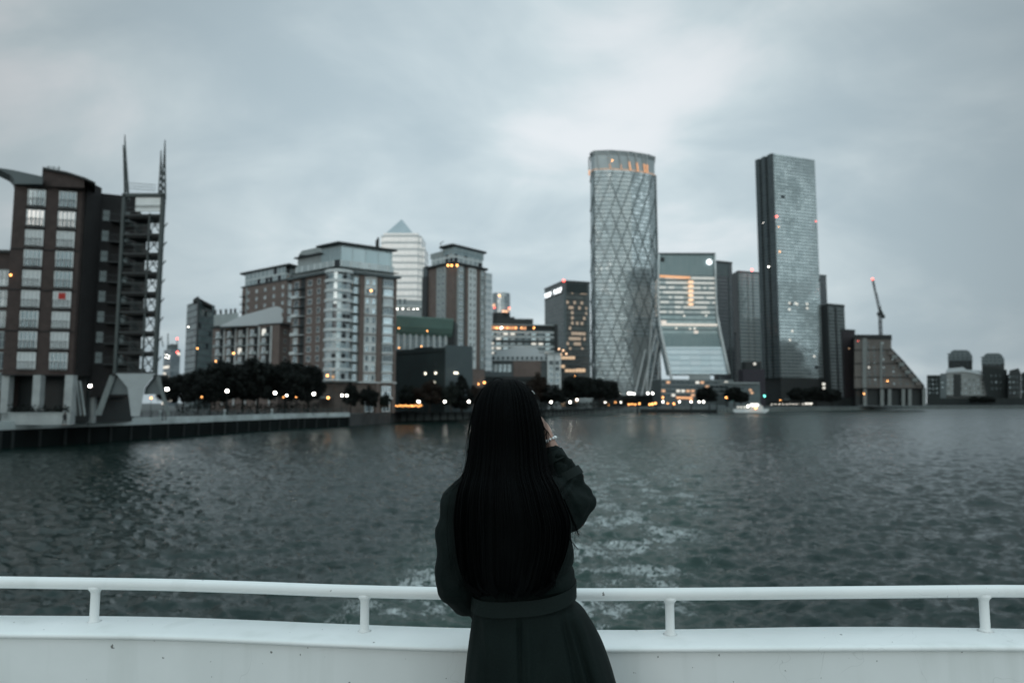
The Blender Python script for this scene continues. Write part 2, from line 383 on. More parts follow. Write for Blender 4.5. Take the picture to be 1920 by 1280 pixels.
    body.inputs[6].default_value = (.006, .016, .014, 1); body.inputs[7].default_value = (.019, .040, .033, 1)
    fm = N.new('ShaderNodeMix'); fm.data_type = 'RGBA'; L.new(foam, fm.inputs[0]); L.new(body.outputs[2], fm.inputs[6]); fm.inputs[7].default_value = (.80, .85, .85, 1)
    L.new(fm.outputs[2], b.inputs['Base Color']); b.inputs['IOR'].default_value = 1.33; b.inputs['Specular IOR Level'].default_value = .42; b.inputs['Specular Tint'].default_value = (.90, 1.0, .97, 1)
    L.new(mm('ADD', mm('MULTIPLY', foam, .5), mr(sp.outputs[1], 20, 400, .10, .30)), b.inputs['Roughness'])
    # ripples finer than the mesh; longer ones take over with distance
    h = mm('ADD', mm('MULTIPLY', nz(3.0, 4, .6, .4, (.55, 1.5, 1), .1), 0.05), mm('MULTIPLY', nz(.62, 5, .55, .6, (.5, 1.6, 1), .12), 0.20))
    h = mm('ADD', h, mm('MULTIPLY', nz(.11, 4, .55, .3, (.7, 2.2, 1), .1), mr(sp.outputs[1], 60, 300, 0., 1.0)))
    h = mm('ADD', h, mm('MULTIPLY', foam, 0.06))
    bp = N.new('ShaderNodeBump'); bp.inputs['Distance'].default_value = 1.0; bp.inputs['Strength'].default_value = 0.75
    L.new(h, bp.inputs['Height']); L.new(bp.outputs[0], b.inputs['Normal'])
    me.materials.append(m); o = bpy.data.objects.new('river', me); COL.objects.link(o); tag(o, kind='structure')
make_river()

# ------------------------------------------------------------------ banks
def shore(pts): return [(G(a, c).x, G(a, c).y) for a, c in pts]
near = shore([(-900, 905), (-300, 858), (0, 839), (330, 818), (560, 802), (652, 798)])
mid = shore([(668, 790), (880, 784.5), (1190, 773.5), (1340, 772.5), (1480, 770.5), (1560, 769), (1700, 766.5), (1920, 764), (2300, 763)])
def land(name, line, back, m):
    bm = BM(); prism(bm, line+back, -3, GZ); o = put(name, bm, m); return tag(o, kind='structure')
land('near_bank', near, [(near[-1][0]+6, near[-1][1]+30), (near[-1][0]+4, 262), (-900, 300), (-900, near[0][1])], ASPH)
land('far_bank', [(near[-1][0]+6.2, near[-1][1]+30.2)]+mid, [(2500, 1300), (3500, 3500), (-3500, 3500), (-3500, 300.3), (-900, 300.3), (near[-1][0]+4, 262.3)], mat('far_ground', (.055, .06, .058), .9, var=.3, scale=.02))
def quay(name, label, line, z0, z1, m, capm, capz, capw=.8):
    r = thing(name, label, 'river wall', (line[0][0], line[0][1], 0))
    bm = BM(); bc = BM(); bs = BM()
    for a, c in zip(line[:-1], line[1:]):
        L_ = wallframe(a, c)[2]
        wbox(bm, a, c, 0, L_, -3, z1, .05, .5); wbox(bc, a, c, 0, L_, z1, z1+capz, -.6, .6)
        u = 1.0
        while u < L_: wbox(bs, a, c, u, u+.35, -2, z1-.15, .5, .72); u += 4.0
    put('wall_face', bm, m, r); put('coping', bc, capm, r); put('fender_pile', bs, DKCONC, r)['kind'] = 'stuff'
    return r
quay('river_wall', 'dark stained river wall with pale coping in front of the near left quay', near, 0, GZ-.62, mat('wet_black_wall', (.005, .008, .008), .9, var=.5, scale=.2, spec=.15), mat('pale_coping', (.42, .47, .47), .8, var=.3, scale=.4), 1.12)
QM = mat('grey_masonry', (.15, .175, .17), .85, var=.4, scale=.2)
quay('river_wall', 'long grey stone river wall running right below the towers', mid, 0, GZ-.5, QM, MIDGREY, .7)

# promenade balustrade on the near quay
def balustrade():
    r = thing('promenade_railing', 'thin grey metal railing along the near left promenade', 'railing', (near[1][0], near[1][1], GZ))
    for a, c in zip(near[1:-1], near[2:]):
        d, n, L_ = wallframe(a, c); bm = BM(); bp = BM()
        for z in (.55, .85, 1.1): wbox(bm, a, c, 0, L_, GZ+.5+z-.03, GZ+.5+z+.03, -.35, -.29)
        u = 0
        while u < L_: wbox(bp, a, c, u, u+.07, GZ+.5, GZ+1.63, -.37, -.27); u += 2.2
        put('rail', bm, STEEL, r); p = put('baluster', bp, STEEL, r); p['kind'] = 'stuff'
balustrade()

for bx_, lab in ((305, 'pale bollard on the quay edge below the steel tower'), (425, 'pale bollard on the quay edge below the broad round tree'), (513, 'pale bollard on the quay edge right of the middle one')):
    g_ = min(((near[i][0]+(near[i+1][0]-near[i][0])*k/40, near[i][1]+(near[i+1][1]-near[i][1])*k/40) for i in range(len(near)-1) for k in range(40)), key=lambda q: abs(960+q[0]/q[1]*1280-bx_))
    tb = thing('bollard', lab, 'bollard', (g_[0]-.2, g_[1]+.35, GZ+.5))
    bm = BM(); bmesh.ops.create_cone(bm, cap_ends=True, segments=12, radius1=.26, radius2=.2, depth=.9, matrix=Matrix.Translation((0, 0, .45))); put('shaft', bm, GREY, tb, world=False)
    bm = BM(); bmesh.ops.create_cone(bm, cap_ends=True, segments=12, radius1=.3, radius2=.26, depth=.22, matrix=Matrix.Translation((0, 0, 1.02))); put('cap', bm, WHITE, tb, world=False)

# ================================================================== BUILDINGS
def psolid(bm, pts, d, t, mi=0):
    """solid with a measured outline facing the river: front at distance d, t metres deep"""
    f = [P(a, c, d) for a, c in pts]
    area = sum(f[i].x*f[(i+1)%len(f)].z-f[(i+1)%len(f)].x*f[i].z for i in range(len(f)))
    if area < 0: f = f[::-1]
    A = [bm.verts.new(v) for v in f]; B = [bm.verts.new(Vector((v.x*(1+t/d), v.y+t, v.z))) for v in f]
    n = len(f); uvl = bm.loops.layers.uv.verify()
    def fc(vs):
        x = bm.faces.new(vs); x.material_index = mi
        for l in x.loops: l[uvl].uv = (l.vert.co.x+l.vert.co.y, l.vert.co.z)
    fc(A); fc(B[::-1])
    for i in range(n): fc((A[i], B[i], B[(i+1)%n], A[(i+1)%n]))
def quad(L, C, Rr): return [L, C, Rr, (L[0]+Rr[0]-C[0], L[1]+Rr[1]-C[1])]
def grow(pts, s):
    cx = sum(p[0] for p in pts)/len(pts); cy = sum(p[1] for p in pts)/len(pts)
    out = []
    for p in pts:
        d = math.hypot(p[0]-cx, p[1]-cy); k = (d+s)/d; out.append((cx+(p[0]-cx)*k, cy+(p[1]-cy)*k))
    return out
def building(name, label, pts, group=None, cat='building'):
    return thing(name, label, cat, (pts[0][0], pts[0][1], GZ), group)
def body(par, pts, z0, z1, m, name='wall', roof=None):
    bm = BM(); prism(bm, pts, z0, z1, 0, 1 if roof else None); return put(name, bm, [m]+([roof] if roof else []), par)
rnd = random.Random(11)
def pick(*w):
    opts = [a for a, _ in w]; ws = [c for _, c in w]
    return lambda: rnd.choices(opts, ws)[0]

# ---- 1 near brown brick apartment block
def near_block():
    p0, p1 = F(0, 95.5), F(132, 97.5); back = [(p1[0]+.3, p1[1]+16), (p0[0]-.2, p0[1]+16)]
    b = building('apartment_block', 'brown brick apartment block with two columns of white windows and swept roof', [p0, p1])
    zb = Z(703, 96); zt = Z(340, 96)
    body(b, [p0, p1]+back, zb, zt, BRICK)
    L_ = wallframe(p0, p1)[2]
    zs = lin(Z(676, 96), Z(371, 96), 9)
    n = 0
    for px, in ((46,), (98,)):
        u = (F(px, 96.3)[0]-p0[0])*L_/(p1[0]-p0[0])
        for i, z in enumerate(zs):
            g = BLIND if rnd.random() < .55 else GLASS
            if i == 7: g = mat('bright_glass', (.85, .82, .80), .15, .5, var=.1)
            w = window(b, p0, p1, u, z, 2.15, 2.45, 4, 2, glass=g, fw=.14, proud=.10)
            bm = BM(); 
            for q in np.linspace(-1.0, 1.0, 9): box(bm, q-.02, -.42, -1.15, q+.02, -.38, -.1)
            box(bm, -1.1, -.44, -.12, 1.1, -.36, -.06); box(bm, -1.1, -.44, -1.2, 1.1, -.1, -1.12)
            rl = put('balcony_rail', bm, FRAMED, w, world=False)
            bm = BM(); box(bm, -1.25, -.16, 1.25, 1.25, .01, 1.5); put('lintel', bm, DKBRICK, w, world=False)
            if i == 3 and px == 98:
                bm = BM(); box(bm, -.45, -.12, .1, .45, -.08, 1.0); put('red_blind', bm, mat('red_cloth', (.45, .04, .03), .8), w, world=False)['label'] = 'red blind hanging in the window'
    # soldier courses, corner pier
    for z in [zs[0]-2.0]+[zs[i]-1.65 for i in (2, 4, 6)]+[zt-.6]: bm = BM(); wbox(bm, p0, p1, 0, L_, z-.09, z+.09, .003, .07); put('brick_course', bm, DKBRICK, b)
    # roof: winged swept sheet and stepped parapet
    bm = BM(); psolid(bm, [(-70, 298), (0, 315), (25, 319), (80, 331), (80, 345), (28, 345), (26, 336), (19, 328), (0, 318.5), (-70, 301.5)], 95, 3)
    put('swept_roof_wing', bm, MIDGREY, b)
    bm = BM(); psolid(bm, [(82, 317), (125, 326), (150, 334), (158, 337), (158, 352), (82, 349)], 96.2, 8); put('parapet', bm, BRICK, b)
    bm = BM(); psolid(bm, [(80, 313), (126, 322), (160, 333), (179, 342), (179, 345), (160, 337), (126, 326), (80, 317)], 95.8, 15); put('roof_edge', bm, DKGREY, b)
    bm = BM(); 
    for px, in ((90,), (100,), (110,)): bar(bm, P(px, 320, 99), P(px+1, 312, 99), .08)
    bar(bm, P(88, 312, 99), P(113, 316, 99), .08); put('roof_handrail', bm, STEEL, b)
    # ground floor colonnade
    for px, w in ((12, 1.05), (71, 1.05), (131, 1.1)):
        bm = BM(); c = F(px, 96.4); box(bm, c[0]-w/2, c[1]-.5, GZ, c[0]+w/2, c[1]+.5, zb+.003, 0); put('pillar', bm, CONC, b)
    bm = BM(); prism(bm, [(p0[0], p0[1]+3.5), (p1[0], p1[1]+3.5)]+back, GZ, zb-.002); put('ground_floor', bm, DKGREY, b)
    bm = BM(); wbox(bm, (p0[0], p0[1]+3.4), (p1[0], p1[1]+3.4), 5.9, 7.4, GZ+.2, zb-1.6, 0, .1); put('lobby_door', bm, mat('lobby_panel', (.22, .17, .14), .5), b)
    # recessed dark wing
    q0, q1 = (p1[0]+.02, 101.5), F(238, 103.5); zt2 = Z(362, 101.5)
    body(b, [q0, q1, (q1[0]*1.1, q1[1]*1.1), (q0[0]*1.02, q0[1]*1.1)], Z(744, 102), zt2, DKBRICK, 'recessed_wing')
    body(b, [(p1[0]-.02, p1[1]+.6), (p1[0]+.3, p1[1]+.6), (p1[0]+.35, 101.48), (p1[0]-.02, 101.48)], zb, Z(343, 99), DKBRICK, 'stair_wall')
    L2 = wallframe(q0, q1)[2]
    for i, z in enumerate(lin(Z(668, 102), Z(478, 102), 6)+[Z(440, 102), Z(402, 102)]):
        for u, w_ in ((1.05, .95), (L2-1.3, 1.0)):
            window(b, q0, q1, u, z-.2, w_, 1.7, 1, 2, frame=FRAMED, glass=mat('dim_glass', (.055, .075, .08), .15, .35, var=.3), fw=.1)
        bm = BM(); wbox(bm, q0, q1, 1.8, L2-.2, z-1.35, z-1.12, .01, 1.5); bl = put('balcony', bm, DKGREY, b)
        bm = BM(); wbox(bm, q0, q1, 1.8, L2-.2, z-.18, z-.1, 1.42, 1.5)
        for u in np.arange(1.8, L2-.3, .35): wbox(bm, q0, q1, u, u+.04, z-1.11, z-.19, 1.44, 1.48)
        put('railing', bm, DKGREY, bl)
    for px in (144, 173):
        bm = BM(); c = F(px, 102.4); box(bm, c[0]-.45, c[1]-.4, GZ, c[0]+.45, c[1]+.4, Z(744, 102)+.01); put('pillar', bm, CONC, b)
    # slanted fins at the foot of the stair wall
    bm = BM()
    for k in range(3): bar(bm, P(138+k*6, 714, 98.5), P(143+k*8, 779, 97.5), .2)
    put('slanted_fin', bm, GREY, b)
    # lower wing to the left
    w0, w1 = F(-300, 94), (p0[0]-.02, 96.2)
    wing = building('low_apartment_wing', 'lower brick wing at the far left edge with orange lit windows', [w0, w1])
    body(wing, [w0, w1, (w1[0], w1[1]+12), (w0[0], w0[1]+12)], GZ, Z(472, 96), BRICK)
    L3 = wallframe(w0, w1)[2]
    bm = BM(); wbox(bm, w0, w1, 0, L3-.02, Z(474, 96), Z(469, 96), .003, .35); put('parapet', bm, DKGREY, wing)
    for i, z in enumerate(lin(Z(676, 96), Z(521, 96), 5)+[Z(714, 96)]):
        for u in (L3-1.0, L3-4.8, L3-8.6, L3-12.4): window(wing, w0, w1, u, z, 1.9, 2.3, 3, 2, frame=GREY, glass=GLASSD, fw=.13)
    bm = BM(); c = F(-4, 95.6); ball(bm, (c[0]+.75, c[1]-.2, Z(517, 96)), .13, 10, 6); put('wall_light', bm, LAMPO, wing)
    # planter wall
    pw = thing('planter_wall', 'low pale masonry planter wall before the brick colonnade', 'wall', (p0[0], 93.6, GZ))
    bm = BM(); a, c = F(-60, 93.2), F(133, 94.6); wbox(bm, a, c, 0, wallframe(a, c)[2], GZ, GZ+1.55, -.5, 0); put('wall', bm, CONC, pw)
    bm = BM(); wbox(bm, a, c, -.1, wallframe(a, c)[2]+.1, GZ+1.55, GZ+1.7, -.6, .08); put('coping', bm, GREY, pw)
    return b
near_block()

# ---- steel balcony tower on a concrete V
def steel_tower():
    t = thing('steel_tower', 'open dark steel balcony tower with four spiked masts on pale V-shaped base', 'tower', F(255, 95)+(GZ,))
    fx = {0: F(213, 94), 1: F(264, 94), 2: F(287, 94)}; bk = {0: F(244, 97.2), 2: F(291, 97.2)}
    z0, ztop = Z(700, 94), Z(366, 94)
    for k, p in list(fx.items())+[(9, bk[0]), (8, bk[2])]:
        bm = BM(); w = .40 if k in (0, 2) else .22; box(bm, p[0]-w/2, p[1]-w/2, z0, p[0]+w/2, p[1]+w/2, ztop-(0 if k != 1 else 2.6)); put('column', bm, STEEL, t)
    fl = [Z(y, 94) for y in (698, 660, 622, 584, 548, 511, 475, 439, 403)]
    x0, x1 = fx[0][0], fx[2][0]; y0 = 94.0
    foot = [(x0+.1, y0+.22), (x1-.1, y0+.22), (bk[2][0]-.1, 97.0), (bk[0][0]+.1, 97.0)]
    for i, z in enumerate(fl):
        bm = BM(); box(bm, x0-.15, y0-.12, z-.22, x1+.15, y0+.18, z+.1); prism(bm, foot, z-.42, z-.1)
        f = put('floor_deck', bm, DKGREY, t)
        bm = BM()
        for q in (.5, 1.05): bar(bm, (x0, y0-.05, z+q), (x1, y0-.05, z+q), .04)
        put('guard_rail', bm, STEEL, f)
        if i < 8:
            zz = fl[i+1]
            for a_, b_, w in (((x1-2.3, 96.8, z), (x1-.6, 96.8, zz-.4), .12), ((x1-.1, y0+.2, z), (x1-1.8, y0+.3, zz-.3), .12), ((x0+.1, y0+.2, zz-.4), (x0+2.0, 96.8, z), .12), ((x1-.2, y0+.4, zz-.4), (x1-2.4, y0+.5, z), .10), ((x0+.2, y0+.3, (z+zz)/2), (x1-.2, y0+.3, (z+zz)/2), .09)):
                bm = BM(); bar(bm, a_, b_, w); put('brace', bm, STEEL, f)
            bm = BM(); xa = x1-3.2+rnd.random()*.5; box(bm, xa, 95.2, z-.05, xa+.5+rnd.random()*.5, 95.6, z+.5+rnd.random()*.4); put('balcony_box', bm, DKGREY, f)
            bm = BM(); box(bm, x0+.3, 96.4, z, x0+1.9+.3*rnd.random(), 96.6, zz-.45); put('screen_panel', bm, DKGREY, f)
    bm = BM(); box(bm, x0+1.6, y0+.05, Z(402, 94)+.45, x1-.3, y0+.16, Z(370, 94), 0); put('glazed_panel', bm, mat('frosted_glass', (.50, .56, .57), .3, .2, var=.06), t)
    for a_ in ((x0+1.6, y0-.02, Z(386, 94)-.05, x1-.3, y0+.04, Z(386, 94)+.05), (x0-.2, y0-.2, Z(369, 94), x1+.3, y0+.3, Z(363, 94)), (bk[0][0]-.2, 97.0, Z(369, 94), bk[2][0]+.1, 97.4, Z(364, 94))): bm = BM(); box(bm, *a_); put('top_beam', bm, STEEL, t)
    # masts
    for (bx, by), tip in ((((x0+.35), y0), (P(234, 253, y0))), ((x0-.1, 94.9), P(231, 272, 94.9)), ((x1+.1, y0), P(309.5, 263, y0)), ((x1-.75, 94.9), P(302, 282, 94.9))):
        bm = BM(); zb = ztop-.6; s = 1 if bx > -53.5 else -1
        leg = [Vector((bx-.30, by, zb)), Vector((bx+.30, by, zb)), Vector((bx, by+.5, zb))]; tp = Vector(tip); tp.y = by
        for l in leg: bar(bm, l, tp, .17, w2=.09)
        for i in range(7):
            a, c = i/8, (i+1)/8
            for j in range(3): bar(bm, leg[j].lerp(tp, a), leg[(j+1)%3].lerp(tp, c), .08)
        put('mast', bm, STEEL, t)
    bm = BM()
    for y in (344, 349, 354): bar(bm, P(241, y-1, 94), P(292, y+3, 94), .06)
    put('cable_rail', bm, STEEL, t)
    # base
    bm = BM(); psolid(bm, [(217, 700), (291, 700), (271, 726), (262, 780), (246, 780), (239, 726)], 93.6, 1.6); put('v_pier', bm, mat('v_pier_paint', (.36, .40, .41), .6, var=.1), t)
    for pts in ([(206, 703), (217, 703), (190, 778), (178, 778)], [(291, 703), (299, 703), (320, 779), (313, 779)]):
        bm = BM(); psolid(bm, pts, 93.9, 1.0); put('raking_leg', bm, mat('leg_paint', (.15, .18, .18), .7, var=.15), t)
    for a_ in ([(212, 704), (221, 704), (239, 727), (241, 739), (201, 739)], [(290, 704), (294, 704), (307, 739), (270, 739), (272, 727)]): bm = BM(); psolid(bm, a_, 94.2, .6); put('web_plate', bm, MIDGREY, t)
    bm = BM(); box(bm, x0-.3, 93.7, Z(702, 94), x1+.4, 97, Z(699, 94)-.45); put('transfer_deck', bm, DKGREY, t)
steel_tower()

# ---- distant construction tower, dark glass tower
def far_left():
    p = quad(F(303, 715), F(316, 700), F(334, 706))
    b = building('construction_tower', 'hazy unfinished tower block with red warning lights, left of the glass tower', p)
    body(b, p, GZ, Z(654, 700), curtain('cw_construction', (.12, .15, .17), (.2, .24, .26), (.10, .12, .13), 3.4, 3, metal=.2, lit=.05, litcol=(1, .9, .75), litstr=1))
    body(b, grow(p, -4), Z(654.2, 700), Z(644, 700), MIDGREY, 'core')
    for a_, c_ in ((P(315, 645, 700), P(315, 625, 700)), (P(306, 650, 704), P(302, 632, 704)), (P(333, 660, 706), P(332, 634, 706))): bm = BM(); bar(bm, a_, c_, .7); put('mast', bm, STEEL, b)
    wlight(b, 332.5, 635, 704, LAMPR, .8, 'warning_light'); wlight(b, 332.5, 660, 704, LAMPR, .9, 'warning_light')
    for x, y in ((312, 665), (317, 667), (311, 670), (316, 671)): wlight(b, x, y, 697, LAMPW, .35, 'work_light')
    L, C, Rr = F(343, 345), F(366, 330), F(396, 343); p = quad(L, C, Rr)
    b = building('glass_tower', 'slim dark glass tower with sloping top, left of the brick blocks', p)
    m = curtain('cw_dark_a', (.12, .16, .165), (.17, .215, .22), (.05, .065, .07), 3.2, 2.2, metal=.45, tilt=.06, dark=.1)
    body(b, p, GZ, [Z(571, 345), Z(563, 330), Z(573, 343), Z(575, 355)], m)
    bm = BM(); wbox(bm, L, C, wallframe(L, C)[2]-.9, wallframe(L, C)[2]+.35, GZ, Z(560, 330), .02, .6); put('corner_pier', bm, DKGREY, b)
    bm = BM(); psolid(bm, [(362, 561), (368, 557), (372, 555), (374, 559), (397, 571), (397, 575), (374, 564), (362, 566)], 332, 8); put('roof_fin', bm, DKGREY, b)
    wlight(b, 370, 653, 326, LAMPO, .32); wlight(b, 353, 613, 335, LAMPW, .2)
far_left()

# ---- brick block with pale sheet roof (4) and brick tower behind (5)
def brick_group():
    L, C, Rr = F(394, 236), F(520, 222), F(541, 228); p = quad(L, C, Rr)
    b = building('brick_apartment_house', 'low brick apartment house with pale sheet roof behind the dark round trees', p)
    zt = Z(609, 224); body(b, p, GZ, zt, BRICK2, roof=ROOFW)
    bm = BM(); prism(bm, grow(p, 1.2), zt+.01, zt+.45); put('eaves', bm, DKGREY, b)
    L1 = wallframe(L, C)[2]
    rows = [zt-2.3-2.95*i for i in range(7)]
    for u0 in np.arange(2.6, L1-3, 5.45):
        bm = BM(); wbox(bm, L, C, u0+.9, u0+3.1, GZ+6, zt-.5, .003, .06); put('bay_recess_shade', bm, DKGREY, b)  # flat dark sheet on the wall, standing in for recess shade
        bm = BM(); wbox(bm, L, C, u0+3.15, u0+3.6, GZ+2, zt-.4, .01, .35); put('downpipe_pier', bm, WHITE, b)
    for i, z in enumerate(rows):
        for u0 in np.arange(2.6, L1-3, 5.45):
            window(b, L, C, u0-.1, z, 1.7, 2.2, 2, 1, glass=pick((GLASS, 4), (BLIND, 3), (LITC, .3))(), fw=.14)
            bl = BM(); wbox(bl, L, C, u0-1.1, u0+3.1, z-1.42, z-1.2, .08, 1.1); wbox(bl, L, C, (u0-1.1 if i % 2 else u0+.9), (u0+.8 if i % 2 else u0+3.1), z-1.19, z-.45, 1.0, 1.08); put('balcony', bl, GREY, b)
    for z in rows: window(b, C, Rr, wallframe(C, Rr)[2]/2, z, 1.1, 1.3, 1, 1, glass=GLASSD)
    bm = BM(); q = [P(414, 611, 228), P(452, 592, 234), P(517, 574, 234), P(527, 575, 236), P(530, 606, 228)]
    psolid(bm, [(412, 611), (452, 592), (516, 574), (527, 576), (530, 608), (412, 612)], 226, 14); put('roof', bm, ROOFW, b)
    bm = BM(); psolid(bm, [(401, 590), (447, 586), (447, 607), (401, 611)], 241, 10); put('attic_storey', bm, GREY, b)
    for x in (404, 414, 424, 433, 441):
        bm = BM(); psolid(bm, [(x-2.2, 578.5+(441-x)*.06), (x+2, 578+(441-x)*.06), (x+2, 590), (x-2.2, 590)], 241.5, 3); put('chimney', bm, DKGREY, b)
    wlight(b, 438, 662, 220, LAMPO, .3); wlight(b, 404, 677, 226, LAMPO, .3)
    # tower behind
    L, C, Rr = F(447, 262), F(531, 245), F(552, 251); p = quad(L, C, Rr)
    b = building('brick_tower', 'brick apartment tower with glazed top floor, partly hidden behind white-bayed corner block', p)
    zc = Z(527, 247); body(b, p, GZ, zc, BRICK2)
    bm = BM(); prism(bm, grow(p, .8), zc+.01, zc+.5); put('cornice', bm, DKGREY, b)
    t = [(a*.92+c*.08, e) for (a, e), (c, _) in zip(p, p[::-1])]
    bd = body(b, grow(p, -1.2), zc+.51, Z(500, 247), curtain('cw_pent', (.30, .36, .37), (.42, .47, .48), (.5, .55, .55), 3.3, 2.6, metal=.3, dark=.25, lh=.18), 'penthouse')
    bm = BM(); prism(bm, grow(p, 1.6), Z(500, 247)+.02, Z(496.5, 247)); put('roof_slab', bm, DKGREY, b)
    L1 = wallframe(L, C)[2]
    zs = [zc-2.2-2.95*i for i in range(8)]
    for z in zs:
        for u in lin(4.2, L1-2.2, 5): window(b, L, C, u, z, 1.0, 1.25, 1, 2, glass=pick((GLASS, 2), (BLIND, 1))())
        window(b, C, Rr, 2.2, z, 2.6, 2.1, 2, 1, glass=BLIND)
    for z in zs:
        bm = BM(); wbox(bm, L, C, -.3, 2.9, z-1.5, z-1.3, .01, 1.0); wbox(bm, L, C, -.3, 2.9, z-.5, z-.4, .9, 1.0); put('balcony', bm, DKGREY, b)
    bm = BM(); wbox(bm, L, C, 2.9, 3.5, GZ, zc-.2, .01, .3); put('downpipe_pier', bm, GREY, b)
brick_group()

# ---- 6 large corner block with rounded glazed bay
def corner_block():
    L, C, Rr = F(541, 213), F(627, 200), F(740, 211); p = quad(L, C, Rr)
    b = building('corner_apartment_block', 'tall tan brick and white apartment block with rounded glass corner bay', p)
    z0 = Z(717, 203); zc = Z(516, 205)
    body(b, p, z0, zc, BRICK2); L1 = wallframe(L, C)[2]; L2 = wallframe(C, Rr)[2]
    body(b, grow(p, -.3), GZ, z0-.01, mat('base_brick', (.13, .105, .09), .8, var=.3), 'base_storey')
    bm = BM(); prism(bm, grow(p, .5), z0-.009, z0+.35); put('string_course', bm, WHITE, b)
    bm = BM(); prism(bm, grow(p, 1.5), zc+.003, zc+.75); put('cornice', bm, MIDGREY, b)
    zp = Z(489, 203); zr = Z(459, 203)
    tp = grow(p, -1.0)
    body(b, tp, zc+.76, zp, curtain('cw_terrace', (.33, .38, .39), (.45, .5, .5), (.58, .63, .63), 3.8, 3.0, metal=.25, dark=.3, lw=.2, lh=.22), 'terrace_storey')
    # terrace rail
    bm = BM(); prism(bm, grow(p, .9), zc+1.7, zc+1.78); put('terrace_rail', bm, STEEL, b)
    # glazed top pavilion over the right part, lower one at left
    mL = (L[0]*.42+C[0]*.58, L[1]*.42+C[1]*.58)
    pv = quad((mL[0]+.4, mL[1]+1.6), (C[0]+.5, C[1]+1.9), (Rr[0]-1.6, Rr[1]+.6))
    body(b, pv, zp+.01, zr, curtain('cw_pav', (.26, .33, .34), (.33, .40, .41), (.36, .42, .42), 4.8, 4.2, metal=.45, tilt=.02, lw=.05, lh=.08), 'penthouse')
    bm = BM(); prism(bm, grow(pv, 1.6), zr+.01, zr+.55); put('roof_slab', bm, DKGREY, b)
    bm = BM(); 
    for k in range(14):
        u = .5+k*(wallframe(pv[1], pv[2])[2]-1)/13; wbox(bm, pv[1], pv[2], u-.12, u+.12, zr-.35, zr+.003, 0.02, 1.5)
    put('roof_bracket', bm, DKGREY, b)['kind'] = 'stuff'
    lv = quad((L[0]+1.4, L[1]+.7), (mL[0]+.2, mL[1]+1.7), (mL[0]+9, mL[1]+9))
    body(b, lv, zp+.01, Z(477, 207), GREY, 'left_penthouse'); bm = BM(); prism(bm, grow(lv, 1.3), Z(477, 207)+.01, Z(474.5, 207)); put('roof_slab', bm, DKGREY, b)
    bm = BM(); c = mL; psolid(bm, [(566, 470), (604, 462), (604, 477), (560, 478)], 214, 8); put('plant_room', bm, GREY, b)
    # floors
    fh = (zc-.6-z0)/11; zs = [z0+fh*(i+.5)+.1 for i in range(11)]
    # right face, metres from corner (px 627..740)
    def U(px): return L2*(px-627)/(740-627)
    def panel(a, c, m_, nm, o=.12): bm = BM(); wbox(bm, C, Rr, U(a), U(c), z0+.4, zc-.1, .003, o); put(nm, bm, m_, b)
    panel(650, 667, GREY, 'balcony_bay', .1); panel(678, 701, WHITE, 'white_bay'); panel(712, 734, MIDGREY, 'glazed_bay', .3)
    for i, z in enumerate(zs):
        for px in (683.5, 695.5): window(b, C, Rr, U(px), z, 1.05, 1.7, 1, 1, glass=pick((GLASSD, 3), (GLASS, 2))(), name='window', proud=.2, fw=.1).location += wallframe(C, Rr)[1]*.12
        w = window(b, C, Rr, U(723), z+.15, 3.0, 2.0, 3, 1, glass=pick((GLASS, 3), (BLIND, 2), (GLASSD, 1))(), fw=.14); w.location += wallframe(C, Rr)[1]*.32
        bm = BM(); wbox(bm, C, Rr, U(712)-.05, U(734)+.05, z-1.35, z-.95, .31, .45); put('spandrel', bm, WHITE, b)
        w = window(b, C, Rr, U(661), z, 1.2, 2.0, 1, 1, glass=GLASS, fw=.12); w.location += wallframe(C, Rr)[1]*.12
        bm = BM(); wbox(bm, C, Rr, U(651), U(667), z-1.4, z-1.22, .1, 1.3); wbox(bm, C, Rr, U(651), U(667), z-.4, z-.33, 1.2, 1.3); put('balcony', bm, MIDGREY, b)
        if i in (1, 3, 5, 7, 9): bm = BM(); wbox(bm, C, Rr, U(668), L2-.01, z-fh/2-.2, z-fh/2+.12, .12, .36); put('brick_band', bm, BRICK2, b)
    bm = BM(); wbox(bm, C, Rr, U(702), U(711), z0+.4, zc-.1, .01, .37); wbox(bm, C, Rr, U(735), L2-.02, z0+.4, zc-.1, .01, .37); wbox(bm, C, Rr, U(668), U(677), z0+.4, zc-.1, .01, .37); put('brick_pier', bm, BRICK2, b)
    # left face px 541..603
    def V(px): return L1*(px-541)/(627-541)
    bm = BM(); wbox(bm, L, C, V(559), V(568), z0+2, zc-.1, .003, .05); put('balcony_recess_shade', bm, DKGREY, b)  # recess shade put in as a thin dark panel on flat brick
    for i, z in enumerate(zs):
        window(b, L, C, V(551), z, 2.1, 2.1, 2, 1, glass=pick((GLASS, 2), (BLIND, 1), (GLASSD, 1))(), fw=.13)
        window(b, L, C, V(577), z, 1.9, 1.7, 2, 1, glass=pick((GLASS, 1), (GLASSD, 2))(), fw=.12)
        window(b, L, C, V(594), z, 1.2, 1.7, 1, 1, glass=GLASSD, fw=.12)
        bm = BM(); wbox(bm, L, C, V(545), V(568), z-1.45, z-1.25, .06, 1.1)
        if i % 2: wbox(bm, L, C, V(545), V(557), z-1.24, z-.55, 1.0, 1.08)
        put('balcony', bm, WHITE if i % 2 else MIDGREY, b)
    # rounded bay
    d1 = wallframe(L, C)[1]; d2 = wallframe(C, Rr)[1]; cx, cy = C[0]+.1, C[1]+2.0; r = 3.9
    def arc(rr, n=14): return [(cx+rr*math.sin(a), cy-rr*math.cos(a)) for a in np.linspace(-1.75, 1.75, n)]
